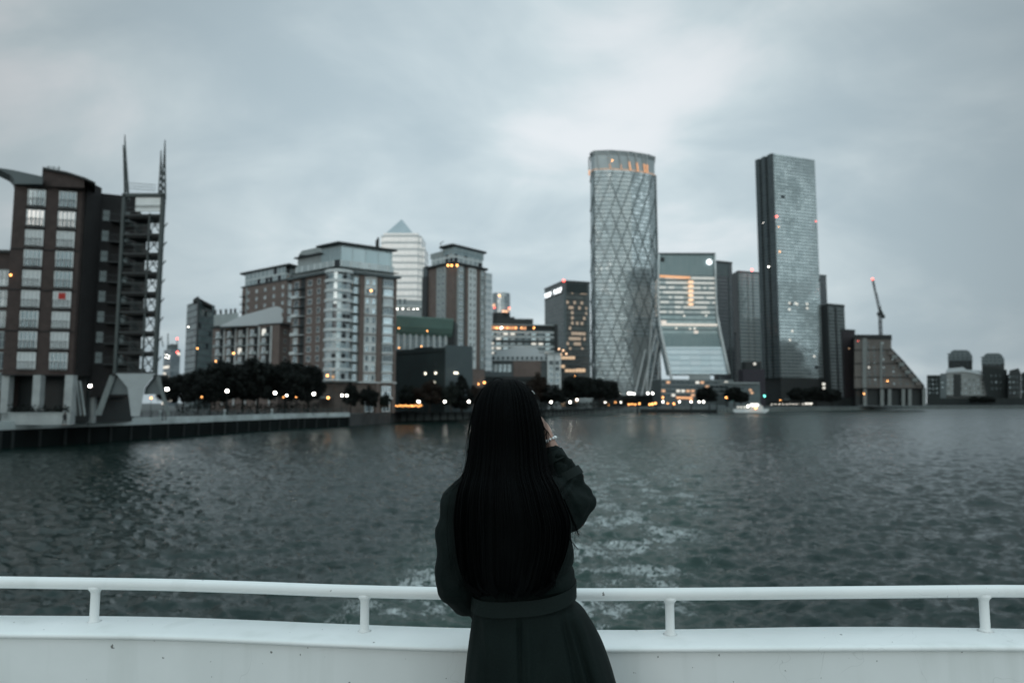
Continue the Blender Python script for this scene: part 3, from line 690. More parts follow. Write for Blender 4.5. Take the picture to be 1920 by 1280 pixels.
    bm = BM(); prism(bm, arc(r), z0+.36, zc-.3); put('bay_glazing', bm, curtain('cw_bay', (.22, .28, .30), (.45, .5, .51), (.55, .6, .6), fh, 1.45, metal=.5, dark=.15, lw=.07, lh=.03), b)
    for i in range(12):
        z = z0+.37+fh*i; bm = BM(); prism(bm, arc(r+.35), z, z+.85 if i else z+.5); put('bay_band', bm, WHITE, b)
    # entrance floor: awning, bay window, pillars
    bm = BM(); wbox(bm, L, C, V(598), V(622), z0-4.6, z0-4.2, .2, 3); put('awning', bm, GREY, b)
    window(b, C, Rr, U(723), z0-2.6, 3.0, 3.4, 3, 2, glass=GLASS, fw=.16); 
    for px in (690, 723): window(b, C, Rr, U(px), GZ+2.0, 2.4, 3.2, 2, 1, glass=GLASSD, fw=.2, name='shopfront')
    for px in (660, 706, 737): bm = BM(); wbox(bm, C, Rr, U(px)-.5, U(px)+.5, GZ, z0-.02, -.2, .3); put('pillar', bm, BRICK2, b)
    bm = BM(); wbox(bm, C, Rr, U(712), U(734), z0-4.9, z0-4.3, .05, .8); put('canopy', bm, WHITE, b)
    wlight(b, 696, 545, 200, LAMPO, .28); wlight(b, 614, 704, 195, LAMPO, .3)
corner_block()

# ---- 7 pyramid-topped steel tower
def pyramid_tower():
    d = 890; p0, p1 = F(709, d), F(785, d); w = p1[0]-p0[0]
    pts = [p0, p1, (p1[0], d+w), (p0[0], d+w)]
    b = building('pyramid_skyscraper', 'bright steel skyscraper with pyramid roof behind the apartment blocks', pts)
    m = curtain('cw_steel', (.82, .81, .79), (.90, .89, .87), (.68, .69, .68), 9.0, 3.0, metal=.5, rough=.35, tilt=.02, lw=.18, lh=.34)
    zt = Z(437, d); s = 3.2
    core = [(p0[0]+s, d), (p1[0]-s, d), (p1[0]-s, d+w), (p0[0]+s, d+w)]
    body(b, core, GZ, zt, m)
    body(b, [(p0[0]-.5, d+s), (p1[0]+.5, d+s), (p1[0]+.5, d+w-s), (p0[0]-.5, d+w-s)], GZ, Z(441, d), m, 'corner_bay')
    body(b, [(p0[0]-6, d+s*2), (p1[0]+5, d+s*2), (p1[0]+5, d+w-s*2), (p0[0]-6, d+w-s*2)], GZ, Z(462, d), m, 'side_bay')
    bm = BM(); k = [F(716.5, d+4), F(771, d+4)]; ww = k[1][0]-k[0][0]
    base = [bm.verts.new((x, y, zt+.02)) for x, y in ((k[0][0], d+4), (k[1][0], d+4), (k[1][0], d+4+ww), (k[0][0], d+4+ww))]
    ap = bm.verts.new(((k[0][0]+k[1][0])/2, d+4+ww/2, Z(411, d+4+ww/2)))
    for i in range(4): bm.faces.new((base[i], base[(i+1)%4], ap))
    bm.faces.new(base[::-1]); put('pyramid_roof', bm, mat('pyramid_steel', (.36, .41, .43), .4, .4, var=.1, scale=.05), b)
    bm = BM(); psolid(bm, [(704, 452), (709, 444), (711, 446), (711, 470), (704, 470)], 905, 6); put('side_fin', bm, DKGREY, b)
pyramid_tower()

# ---- 8 second brick/white tower
def second_tower():
    L, C, Rr = F(801, 300), F(848, 288), F(909, 303); p = quad(L, C, Rr)
    b = building('apartment_tower', 'brick apartment tower with glass penthouse and white end strip, right of pyramid tower', p)
    zc = Z(496, 290); body(b, p, GZ, zc, BRICK2); L1 = wallframe(L, C)[2]; L2 = wallframe(C, Rr)[2]
    bm = BM(); prism(bm, grow(p, 1.3), zc+.01, zc+.9); put('cornice', bm, DKGREY, b)
    zr = Z(464, 292)
    pv = quad((L[0]*.45+C[0]*.55, L[1]*.45+C[1]*.55+1.2), (C[0], C[1]+1.4), (Rr[0]-.8, Rr[1]+.7))
    body(b, grow(p, -1.2), zc+.91, Z(478, 292), bpy.data.materials['cw_terrace'], 'terrace_storey')
    body(b, grow(pv, .02), Z(478, 292)+.01, zr, bpy.data.materials['cw_pav'], 'penthouse')
    bm = BM(); prism(bm, grow(pv, 1.5), zr+.01, zr+.9); put('roof_slab', bm, DKGREY, b)
    bm = BM(); prism(bm, quad((L[0]+.6, L[1]+.8), (L[0]*.4+C[0]*.6, L[1]*.4+C[1]*.6+1), (C[0]+6, C[1]+12)), Z(478, 292), Z(473, 297)); put('left_penthouse', bm, GREY, b)
    bm = BM(); bar(bm, P(826, 470, 296), P(827, 457, 296), .25); bar(bm, P(824, 458, 296), P(832, 452, 296), .25); put('antenna', bm, STEEL, b)
    def U(px): return L2*(px-848)/(61)
    def V(px): return L1*(px-801)/(47)
    for a, c, m_, o in ((854.5, 867, GREY, .3), (876, 891, WHITE, .15), (899, 907, GREY, .2)):
        bm = BM(); wbox(bm, C, Rr, U(a), U(c), Z(650 if a < 870 else 690, 292), zc-.3, .003, o); put('render_bay', bm, m_, b)
    bm = BM(); wbox(bm, L, C, V(817), V(835), GZ+20, zc-.3, .003, .15); put('render_bay', bm, GREY, b)
    bm = BM(); wbox(bm, C, Rr, U(867.5), U(868.8), Z(650, 292), zc-.2, .003, .35); put('gap_shadow_strip', bm, DKGREY, b)  # proud dark strip; its colour stands in for shadow in a gap
    n = Vector(wallframe(C, Rr)[1]); n1 = Vector(wallframe(L, C)[1])
    for z in [zc-2.0-2.92*i for i in range(14)]:
        w = window(b, C, Rr, U(861), z, 2.1, 1.7, 2, 1, glass=GLASS, fw=.2); w.location += n*.3
        for px in (880, 887): w = window(b, C, Rr, U(px), z, .8, 1.6, 1, 1, glass=GLASSD, fw=.1); w.location += n*.15
        w = window(b, C, Rr, U(903), z, 1.3, 1.6, 1, 1, glass=pick((GLASSD, 1), (GLASS, 1))(), fw=.14); w.location += n*.2
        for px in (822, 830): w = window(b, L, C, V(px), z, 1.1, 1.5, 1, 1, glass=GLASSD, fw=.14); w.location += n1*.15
    e0, e1 = (Rr[0]+.1, Rr[1]-.5), F(922, 306)
    body(b, quad((Rr[0]-.3, Rr[1]+.2), (e0[0]+.05, e0[1]), e1), Z(695, 303), Z(511, 303), curtain('cw_strip', (.35, .41, .43), (.5, .56, .57), (.62, .66, .67), 2.92, 2.0, metal=.3, lw=.05, lh=.45), 'glazed_end_strip')
    body(b, quad(F(789, 303), F(798, 299), F(803, 303)), GZ, Z(518, 300), DKGREY, 'dark_side_wing'); body(b, quad(F(790, 304), F(798, 300), F(802, 303)), Z(518, 300)+.01, Z(498, 300), MIDGREY, 'side_wing_top')
    for x in (840, 847, 857): wlight(b, x, 497.5, 285, LAMPO, .42)
    # pale block with lit row, between tower pair
    q = quad(F(735, 432), F(741, 430), F(795, 436))
    c = building('pale_office_block', 'pale office block with a row of white lights below the pyramid tower', q)
    body(c, q, GZ, Z(561, 430), GREY); 
    for px in (747, 756): window(c, F(741, 430), F(795, 436), (px-741)*.337, Z(565, 430), 1.9, 3.6, 1, 1, glass=GLASSD)
    bm = BM(); wbox(bm, q[1], q[2], 0, 18, Z(575, 430), Z(573, 430), .01, 1.2); put('ledge', bm, WHITE, c)
    for px in (745, 755.5, 766, 775.5, 783): wlight(c, px, 579, 428, LAMPW, .27 if px != 766 else .18)
second_tower()

# ---- 9 green curved roof building, 10 dark green hall
def green_hall():
    d = 250; L, Rr = F(738, 250), F(838, 256)
    b = building('curved_roof_hall', 'hall with curved green overhanging roof and pale columns beside brick tower', [L, Rr])
    body(b, [L, Rr, (Rr[0], 275), (L[0], 272)], GZ, Z(624, 252), GREY)
    L_ = wallframe(L, Rr)[2]
    for i in range(9):
        u = 1.2+i*(L_-2)/8
        bm = BM(); wbox(bm, L, Rr, u-.28, u+.28, Z(655, 252), Z(623, 252), .05, .6); put('column', bm, WHITE, b)
        if i < 8: window(b, L, Rr, u+(L_-2)/16, Z(638, 252), 1.3, 4.2, 1, 2, glass=GLASSD)
    # cove roof: profile lofted along the wall
    dd, n, _ = wallframe(L, Rr); bm = BM(); prof = [(.1, Z(628, 252)), (1.2, Z(622, 252)), (2.2, Z(613, 252)), (2.9, Z(602, 252)), (3.3, Z(596, 252)), (3.3, Z(594, 252)), (-12, Z(592, 252)), (-12, Z(628, 252))]
    r0 = [bm.verts.new((L[0]+n.x*o-dd.x*3, L[1]+n.y*o-dd.y*3, z)) for o, z in prof]; e = L_+1.6
    r1 = [bm.verts.new((L[0]+n.x*o+dd.x*e, L[1]+n.y*o+dd.y*e, z-.5)) for o, z in prof]
    for i in range(len(prof)): j = (i+1)%len(prof); bm.faces.new((r0[i], r1[i], r1[j], r0[j]))
    bm.faces.new(r0[::-1]); bm.faces.new(r1); put('roof', bm, GREENROOF, b)
    body(b, [(Rr[0]+.05, Rr[1]+.2), (Rr[0]+2.6, Rr[1]+.3), (Rr[0]+2.6, 270), (Rr[0]+.05, 270)], GZ, Z(601, 256), DKGREY, 'end_wall')
    for x, y in ((801, 620), (748, 615), (790, 649), (748, 652)): wlight(b, x, y, 245, LAMPO, .2)
    # hall below
    L, C, Rr = F(741, 240), F(834, 226), F(884, 232); p = quad(L, C, Rr)
    h = building('dark_green_hall', 'boxy dark green clad hall with a few lit windows beside the corner block', p)
    body(h, p, GZ, Z(652, 229), DKGREEN); L1 = wallframe(L, C)[2]
    body(h, [F(776, 243), F(812, 238), F(812, 250), F(776, 252)], Z(660, 230), Z(650, 239), DKGREY, 'roof_plant')
    q = quad((C[0]-.05, C[1]-.1), (C[0]+.02, C[1]-.15), (Rr[0]+.4, Rr[1]-.2)); bm = BM(); wbox(bm, C, Rr, -.1, wallframe(C, Rr)[2]+.1, GZ, Z(648, 229), .01, .5); put('right_wing', bm, mat('slate_cladding', (.06, .082, .088), .6, var=.12, scale=.2), h)
    for x, y, g in ((798, 683, GLASSD), (817, 683, GLASSD), (798, 700, LITC), (817, 700, LITC), (815, 717, LITC), (760, 703, GLASSD)): window(h, L, C, L1*(x-741)/93, Z(y, 233), .9, 1.1, 1, 1, frame=FRAMED, glass=g)
    window(h, C, Rr, 3.8, Z(699, 228), 1.7, .9, 2, 1, frame=FRAMED, glass=LITC).location += wallframe(C, Rr)[1]*.5
    for x, y in ((798, 700), (817, 699.5), (853, 699), (857.5, 699), (815, 717)): wlight(h, x, y, 225.2, mat('dim_lamp', (.9, .85, .7), emit=(1, .9, .68), estr=5), .24)
    bm = BM(); wbox(bm, L, C, 0, L1-.1, Z(661, 233), Z(659.5, 233), .01, .25); put('ledge', bm, DKGREY, h)
green_hall()

# ---- 11/12 round tower, office with lit bands, 13 tower with sign, 14 low white flats
def mid_group():
    d = 700; c = F(939.5, d+10); pts = [(c[0]+9.4*math.sin(a), c[1]-9.4*math.cos(a)) for a in np.linspace(-math.pi, math.pi, 17)[:-1]]
    b = building('round_tower', 'small round glass tower with red warning lights behind the office block', pts)
    body(b, pts, Z(585, d), Z(548, d), curtain('cw_round', (.25, .29, .31), (.4, .45, .46), (.2, .24, .25), 3.5, 2.5, lit=.05, litcol=(1, .5, .25), litstr=1.5), 'drum')
    body(b, pts[:], GZ, Z(585, d)-.02, DKGREY); wlight(b, 936, 554, 698, LAMPO, .75); wlight(b, 927, 577, 698, LAMPR, .6, 'warning_light'); wlight(b, 955, 577, 699, LAMPR, .6, 'warning_light')
    p0, p1 = F(915, 418), F(1046, 424); pts = [p0, p1, (p1[0], 450), (p0[0], 450)]; L_ = wallframe(p0, p1)[2]
    b = building('office_block', 'long low office block with lit window bands and orange top floor', pts)
    zt = Z(608, 420); body(b, pts, GZ, zt-3.6, MIDGREY); body(b, [(p0[0], p0[1]+.6), (p1[0]-1.5, p1[1]+.6), (p1[0]-1.5, 448), (p0[0], 448)], zt-3.59, zt-.6, DKGREY, 'top_storey')
    bm = BM(); wbox(bm, p0, p1, -.5, L_, zt-.6, zt, -20, 1.0); put('roof_slab', bm, GREY, b)
    for u in np.arange(2, 24, 1.9): window(b, (p0[0], p0[1]+.6), (p1[0], p1[1]+.6), u, zt-2.1, 1.5, 1.9, 1, 1, frame=FRAMED, glass=(GLOWO if rnd.random() < .8 else GLASSD), name='lit_window')
    for i in range(5):
        z = zt-3.9-2.95*i
        bm = BM(); wbox(bm, p0, p1, 0, L_-2, z-1.3, z-.5, .01, .5); put('floor_band', bm, WHITE if i != 2 else DKGREY, b)
        for u in np.arange(2, L_-3, 4.4): window(b, p0, p1, u, z-2.1, 3.0, 1.3, 2, 1, frame=FRAMED, glass=pick((LITC, 2), (GLASS, 2), (BLIND, 2), (GLASSD, 1))())
    bm = BM(); wbox(bm, p0, p1, L_-2.2, L_, zt-16, zt+.05, .01, 1.2); put('end_pier', bm, DKGREY, b)
    body(b, [F(930, 430), F(1000, 432), F(1000, 445), F(930, 445)], zt+.01, Z(597, 430), DKGREY, 'plant_room'); body(b, [F(938, 432), F(965, 432), F(965, 444), F(938, 444)], Z(597, 430)+.01, Z(593.5, 430), DKGREEN, 'plant_room')
    for x, m_, r in ((940, LAMPW, .55), (931, LAMPO, .4), (952, LAMPO, .3), (967, LAMPO, .35), (977, LAMPO, .3), (1001, LAMPO, .45)): wlight(b, x, 614.5, 416, m_, r)
    # tower with sign
    L, C, Rr = F(1022, 602), F(1058, 560), F(1108, 568); p = quad(L, C, Rr)
    b = building('signed_office_tower', 'dark office tower with two glowing white signs on its top edge', p)
    zt = Z(528, 560); LL = wallframe(L, C)[2]; LR = wallframe(C, Rr)[2]
    body(b, p, GZ, zt, curtain('cw_sign', (.10, .125, .13), (.15, .18, .185), (.045, .055, .055), 2.9, 3.0, metal=.25, lw=.05, lh=.35))
    bm = BM(); wbox(bm, C, Rr, 2.4, LR-3, GZ, zt-9, .01, .25); me = put('lit_facade', bm, None, b)
    bm = BM(); uvl = bm.loops.layers.uv.verify(); d_, n_, _ = wallframe(C, Rr)
    me.data.materials.clear(); me.data.materials.append(curtain('cw_lit', (.07, .085, .085), (.12, .135, .13), (.04, .048, .046), 4.3, 2.1, lit=.34, litcol=(1, .74, .52), litstr=.42, metal=.2, lw=.16, lh=.42, group=1.0))
    u2 = me.data.uv_layers.new(name='UVMap')
    for l in me.data.loops:
        co = me.data.vertices[l.vertex_index].co; u2.data[l.index].uv = ((co.x-C[0])*1.02, co.z)
    bm.free()
    bm = BM(); wbox(bm, C, Rr, 1.8, LR-2.6, zt-9.0, zt-.6, .01, .35); put('top_band', bm, DKGREEN, b)
    bm = BM(); wbox(bm, C, Rr, 0, 2.2, GZ, zt+.3, .01, .6); put('corner_pier', bm, MIDGREY, b)
    bm = BM(); prism(bm, grow(p, .6), zt+.01, zt+1.2); put('parapet', bm, DKGREY, b)
    # glowing signs: illegible lettering in two groups
    def letters(u0, u1, nm):
        bm = BM(); s = BM(); wbox(s, L, C, LL*u0-.3, LL*u1+.3, zt-9.2, zt-3.0, .05, .3); sg = put(nm, s, DKGREY, b)
        k = 5
        for i in range(k):
            a = LL*(u0+(u1-u0)*i/k); c = LL*(u0+(u1-u0)*(i+.78)/k); zz0, zz1 = zt-7.9, zt-3.9
            wbox(bm, L, C, a, a+(c-a)*.3, zz0, zz1, .31, .6)
            wbox(bm, L, C, a+(c-a)*.3, c, zz0 if i % 2 else zz1-1.3, zz0+1.3 if i % 2 else zz1, .31, .6)
            wbox(bm, L, C, a+(c-a)*.3, c, (zz0+zz1)/2-.6, (zz0+zz1)/2+.6, .31, .6)
        put('lettering', bm, SIGNW, sg)
    letters(.05, .40, 'left_sign'); letters(.53, .94, 'right_sign')
    wlight(b, 1057, 526, 557, LAMPR, .9, 'warning_light')
    # dim brown block filling below the tower
    q = [F(1040, 480), F(1105, 480), F(1105, 500), F(1040, 500)]
    b = building('terraced_block', 'dim terraced block with scattered warm lights below the signed tower', q)
    body(b, q, GZ, Z(655, 480), curtain('cw_dim', (.035, .04, .042), (.06, .065, .065), (.03, .034, .034), 3.0, 2.4, lit=.10, litcol=(1, .68, .42), litstr=.8, metal=.2))
    bm = BM()
    for i in range(5): wbox(bm, q[0], q[1], 0, 24-i*3, Z(668+i*8, 480), Z(666.5+i*8, 480), .05, 1.5+i*.3)
    put('terrace_ledge', bm, MIDGREY, b); wlight(b, 1078, 705, 476, LAMPO, .4)
    for x, y in ((1048, 654), (1056, 657), (1062, 663), (1052, 664)): wlight(b, x, y, 477, mat('dim_orange_lamp', (.9, .6, .4), emit=(1, .6, .35), estr=4), .5)
    # low white-roofed flats
    d = 330; p0, p1 = F(890, d), F(1030, d)
    b = building('white_roofed_flats', 'low flats with stepped white roof directly behind the person', [p0, p1])
    body(b, [p0, p1, (p1[0], 350), (p0[0], 350)], GZ, Z(674, d), MIDGREY)
    bm = BM(); psolid(bm, [(904, 676), (907, 668), (930, 664), (930, 657), (945, 655), (970, 650), (1008, 652), (1010, 662), (1036, 662), (1038, 672), (1034, 676)], 329, 16); put('roof', bm, ROOFW, b)
    for px in np.arange(904, 962, 8.5): window(b, p0, p1, (px-890)*.2578, Z(690, d), 1.5, 3.6, 2, 2, glass=pick((GLASS, 1), (GLASSD, 1), (BLIND, 1))())
    for px in np.arange(907, 1030, 9): window(b, p0, p1, (px-890)*.2578, Z(671.5, d), 1.3, 1.4, 1, 1, frame=FRAMED, glass=GLASSD).location.y -= 1.05
    bm = BM(); wbox(bm, p0, p1, 72*.2578, 124*.2578, Z(709, d), Z(677, d), .05, 1.0); put('brown_gable', bm, BRICK2, b)
    bm = BM(); wbox(bm, p0, p1, 0, 128*.2578, Z(712, d), Z(706, d), .06, 2.2); put('canopy', bm, DKGREY, b)
    q0, q1 = F(1027, 326), F(1052, 328); 
    c = building('white_flats', 'narrow white block of flats right of the head', [q0, q1])
    body(c, [q0, q1, (q1[0], 345), (q0[0], 345)], GZ, Z(662, 326), WHITE); LL = wallframe(q0, q1)[2]
    for z in lin(Z(724, 326), Z(680, 326), 5):
        for u in (LL*.27, LL*.73): window(c, q0, q1, u, z, 2.2, 2.2, 2, 1, glass=pick((GLASSD, 2), (GLASS, 2))())
    bm = BM(); wbox(bm, q0, q1, LL*.48, LL*.52, GZ, Z(664, 326), .01, .4); wbox(bm, q0, q1, -.1, LL+.1, Z(664, 326)+.01, Z(661, 326), -18, .4); put('trim', bm, GREY, c)
    for x, y in ((896, 720), (908, 717)): pass
mid_group()

# ---- 15 diagrid tower
def loft2(bm, pb, pt, z0, z1, mi=0, cap=True, closed=True):
    uvl = bm.loops.layers.uv.verify(); n = len(pb)
    lo = [bm.verts.new((p[0], p[1], z0)) for p in pb]; hi = [bm.verts.new((p[0], p[1], z1)) for p in pt]; u = 0
    for i in range(n if closed else n-1):
        j = (i+1) % n; du = math.hypot(pb[j][0]-pb[i][0], pb[j][1]-pb[i][1])
        f = bm.faces.new((lo[i], lo[j], hi[j], hi[i])); f.material_index = mi
        for l, c in zip(f.loops, ((u, z0), (u+du, z0), (u+du, z1), (u, z1))): l[uvl].uv = c
        u += du
    if cap: bm.faces.new(hi); bm.faces.new(lo[::-1])
def diagrid_tower():
    pb = [F(1109, 604), F(1117, 598), F(1150, 596.5), F(1190, 600), F(1225, 607), F(1239, 613), F(1236, 640), F(1113, 640)]
    cx = sum(p[0] for p in pb)/8; pt = [(cx+(p[0]-cx)*.965, p[1]) for p in pb]
    b = building('diagrid_tower', 'tall pale glass tower with diamond lattice facade and orange-lit crown', pb)
    zg, zt, zc = Z(741, 597), Z(318, 597), Z(283, 597)
    m = curtain('cw_diagrid', (.40, .455, .465), (.62, .68, .69), (.34, .385, .395), 3.7, 2.7, metal=.6, rough=.2, tilt=.09, lw=.10, lh=.30, dark=0.0, warp=.28)
    bm = BM(); loft2(bm, pb, pt, zg, zt); put('facade', bm, m, b)
    # lighter cells come at random from the pane colours
    def pos(i, s, z):
        j = (i+1) % 8; t = (z-zg)/(zc-zg); a = Vector((pb[i][0], pb[i][1], 0)).lerp(Vector((pb[j][0], pb[j][1], 0)), s); c = Vector((pt[i][0], pt[i][1], 0)).lerp(Vector((pt[j][0], pt[j][1], 0)), s)
        q = a.lerp(c, t); e = (Vector((pb[j][0], pb[j][1], 0))-Vector((pb[i][0], pb[i][1], 0))); n = Vector((e.y, -e.x, 0)).normalized(); q += n*.35; q.z = z; return q
    us = [0]
    for i in range(8): j = (i+1) % 8; us.append(us[-1]+math.hypot(pb[j][0]-pb[i][0], pb[j][1]-pb[i][1]))
    DWm, DH = 10.6, 27.5
    frame = mat('diagrid_steel', (.13, .155, .16), .5, .2, var=.1)
    for sgn, w in ((1, .56), (-1, .40)):
        bm = BM()
        for c in range(-40, 60):
            for i in range(6):
                u0, u1 = us[i], us[i+1]; k = sgn*DWm/DH
                # u = c*DW + k*(z-zg)
                za, zb = (u0-c*DWm)/k+zg, (u1-c*DWm)/k+zg
                if za > zb: za, zb = zb, za
                za = max(za, zg+2); zb = min(zb, zt)
                if zb-za < .5: continue
                if sgn == -1 and za > zt-62: continue
                sa = ((c*DWm+k*(za-zg))-u0)/(u1-u0); sb = ((c*DWm+k*(zb-zg))-u0)/(u1-u0)
                bar(bm, pos(i, sa, za), pos(i, sb, zb), w)
        put('diagrid', bm, frame, b)
    # vertical edges and crown
    bm = BM()
    for i in (1, 5): bar(bm, pos(i-1, 1, zg), pos(i-1, 1, zt), 1.1)
    put('edge_mullion', bm, FRAMED if 0 else MIDGREY, b)
    inn = [(cx+(p[0]-cx)*.93, p[1]+1.4) for p in pt]
    bm = BM(); loft2(bm, inn, inn, zt+.01, zt+(zc-zt)*.62); put('plant_screen', bm, GREY, b)
    bm = BM(); gl = [(cx+(p[0]-cx)*.985, p[1]+.3) for p in pt]; loft2(bm, gl, gl, zt+1.2, zc-.6, cap=False); put('crown_glass', bm, mat('crown_frosted_glass', (.42, .47, .48), .35, .25, var=.1, scale=.1), b)
    bm = BM(); loft2(bm, pt, pt, zt+.01, zt+1.0); put('crown_band', bm, mat('crown_glow', (.6, .45, .35), .5, emit=(1, .5, .25), estr=.3), b)
    bm = BM()
    for i in range(8):
        j = (i+1) % 8; bar(bm, (pt[i][0], pt[i][1], zc), (pt[j][0], pt[j][1], zc), 1.0); bar(bm, (pt[i][0], pt[i][1], zc-2.4), (pt[j][0], pt[j][1], zc-2.4), .6)
    put('crown_ring', bm, GREY, b)
    fin = mat('crown_fin', (.42, .45, .45), .5, var=.1)
    for px in (1103, 1122, 1144, 1166, 1184, 1200, 1215, 1223):
        # slanted crown fins
        def at(px_):
            q = F(px_, 597); x = q[0]; best = None
            for i in range(6):
                a, c = pt[i], pt[i+1]
                if min(a[0], c[0])-.01 <= x <= max(a[0], c[0])+.01: best = a[1]+(c[1]-a[1])*(x-a[0])/(c[0]-a[0]+1e-9); break
            return Vector((min(max(x, pt[0][0]), pt[5][0]), (best if best else pt[5][1])-.2, 0))
        a = at(px+1); c = at(min(px+6, 1226)); a.z = zc; c.z = zt
        bm = BM(); bar(bm, a, c, 1.2); f = put('crown_fin', bm, fin, b)
        if px in (1103, 1200, 1215, 1184, 1223, 1144, 1166):
            g = a.lerp(c, .55 if px > 1170 else .72); bm = BM(); bar(bm, g+Vector((0, -.6, 0)), c+Vector((0, -.6, 0)), 1.0 if px > 1170 or px < 1110 else .4); put('uplight', bm, GLOWO, f)
    wlight(b, 1148, 301, 594, LAMPO, .5)
    # lobby glazing and splayed legs
    bm = BM(); wbox(bm, pb[3], pb[4], -1, 15, zg+8, zg+52, .05, .3); put('dark_lobby_glazing', bm, curtain('cw_lobby', (.12, .15, .15), (.18, .21, .21), (.28, .31, .31), 3.7, 50, metal=.2, lh=.3), b)
    for a, c in (((1232, 612), (1203, 741)), ((1234, 640), (1216, 741)), ((1210, 655), (1190, 741)), ((1238, 660), (1232, 741)), ((1222, 600), (1212, 741))):
        bm = BM(); bar(bm, P(a[0], a[1], 600), P(c[0], c[1], 594), 1.2); put('splayed_leg', bm, WHITE, b)
    bm = BM(); loft2(bm, [(cx+(p[0]-cx)*.9, p[1]+2) for p in pb], [(cx+(p[0]-cx)*.9, p[1]+2) for p in pb], GZ, zg-.01); put('ground_floor', bm, DKGREY, b)
diagrid_tower()

# ---- 16 curved glass tower
def curved_tower():
    d = 560; lv = [(476, 1235.5, 1340), (516, 1234.5, 1341), (560, 1234, 1342), (590, 1235.5, 1344), (602, 1236.5, 1346), (625, 1240, 1350), (650, 1245.5, 1355.5), (676, 1251.5, 1361), (701, 1257, 1366.5)]
    b = thing('curved_glass_tower', 'glass office tower flaring outwards at its foot between white curved edges', 'building', F(1235, d)+(GZ,))
    top = curtain('cw_curve_top', (.15, .215, .225), (.19, .255, .265), (.12, .165, .175), 30, 1.3, metal=.45, tilt=.02, lw=.3, lh=0.0)
    litm = curtain('cw_curve_lit', (.30, .36, .37), (.40, .45, .45), (.15, .20, .21), 4.1, 2.6, lit=.55, litcol=(1, .90, .78), litstr=.32, metal=.35, lh=.48, lw=.04)
    midm = curtain('cw_curve_mid', (.20, .27, .28), (.28, .35, .36), (.16, .21, .22), 4.1, 4, lit=.07, litcol=(1, .75, .6), litstr=.6, metal=.5, lh=.35, lw=.04)
    low = curtain('cw_curve_low', (.50, .60, .64), (.62, .70, .74), (.44, .54, .58), 4.5, 9, metal=.6, rough=.3, tilt=.05, lh=.2, lw=.02)  # paler glass at the foot; a bright reflection put into its colour
    mats = [top, litm, litm, midm, midm, top, low, low]
    bm = BM(); uvl = bm.loops.layers.uv.verify(); fr = []; bk = []
    for y, a, c in lv:
        fr.append((bm.verts.new(P(a, y, d)), bm.verts.new(P(c, y, d+4)))); bk.append((bm.verts.new(P(a, y, d)+Vector((4, 32, 0))), bm.verts.new(P(c, y, d+4)+Vector((4, 32, 0)))))
    def fc(vs, mi):
        f = bm.faces.new(vs); f.material_index = mi
        for l in f.loops: l[uvl].uv = (l.vert.co.x+l.vert.co.y*.7, l.vert.co.z)
    for i in range(len(lv)-1):
        (a, c), (e, g) = fr[i], fr[i+1]; (a2, c2), (e2, g2) = bk[i], bk[i+1]
        fc((e, g, c, a), i); fc((g, g2, c2, c), i); fc((g2, e2, a2, c2), i); fc((e2, e, a, a2), i)
    fc((fr[0][0], fr[0][1], bk[0][1], bk[0][0]), 0); fc((fr[-1][1], fr[-1][0], bk[-1][0], bk[-1][1]), 0)
    put('facade', bm, mats, b)
    edges = [[P(a, y, d-.8) for y, a, c in lv]+[P(1265.5, 742, d-.8)], [P(c+.6, y, d+3) for y, a, c in lv]]
    for e in edges: bm = BM(); tube(bm, e, [.75]*4+[1.15]*(len(e)-4), 8); put('curved_edge', bm, WHITE, b, smooth=True)
    bm = BM(); bar(bm, P(1235, 475.5, d-.6), P(1341, 480-4.5, d+3), 1.2); put('roof_edge', bm, MIDGREY, b)
    # round logo disc and dark opening
    bm = BM(); c = P(1330, 491, d+1.2); bmesh.ops.create_cone(bm, cap_ends=True, segments=24, radius1=2.3, radius2=2.3, depth=.8, matrix=Matrix.Translation(c) @ Matrix.Rotation(R(90), 4, 'X')); lg = put('round_logo', bm, SIGNW, b)
    bm = BM(); bmesh.ops.create_cone(bm, cap_ends=True, segments=16, radius1=.8, radius2=.8, depth=.2, matrix=Matrix.Translation(c+Vector((.9, -.6, .5))) @ Matrix.Rotation(R(90), 4, 'X')); put('logo_mark', bm, GREY, lg)
    bm = BM(); psolid(bm, [(1239, 482), (1246, 482), (1246, 490), (1239, 490)], d-.5, .6); put('roof_opening', bm, DKGREY, b)
    # orange lit floor line and stair stack
    bm = BM()
    for x in np.arange(1237, 1293, 3.4): psolid(bm, [(x, 515.5+(x-1237)*.05), (x+2.9, 515.7+(x-1237)*.05), (x+2.9, 519.5+(x-1237)*.05), (x, 519.3+(x-1237)*.05)], d-.35, .3)
    put('lit_floor_line', bm, GLOWO, b)
    bm = BM()
    for y in (526, 534, 543, 551, 560, 568): psolid(bm, [(1291, y), (1300, y), (1300, y+4.5), (1291, y+4.5)], d-.3, .5)
    put('lit_stairwell', bm, mat('peach_lit_glass', (.7, .5, .35), emit=(1, .62, .36), estr=1.0), b)
    bm = BM(); psolid(bm, [(1240, 606), (1345, 607), (1345, 611), (1240, 610)], d-.4, .9); put('lit_floor_line', bm, mat('pale_peach_glass', (.6, .6, .55), emit=(1, .84, .72), estr=.55), b)
    for x, y in ((1324, 592), (1283, 592), (1294, 616), (1302, 616), (1268, 615), (1303, 616)): wlight(b, x, y, d-1, LITC, .8, 'lit_window')
    # podium
    q0, q1 = F(1240, 556), F(1376, 566)
    p = building('podium_block', 'low podium block with rows of orange lights under the flared tower', [q0, q1])
    body(p, [q0, q1, (q1[0], 592), (q0[0], 590)], GZ, Z(711, 560), MIDGREY); LL = wallframe(q0, q1)[2]
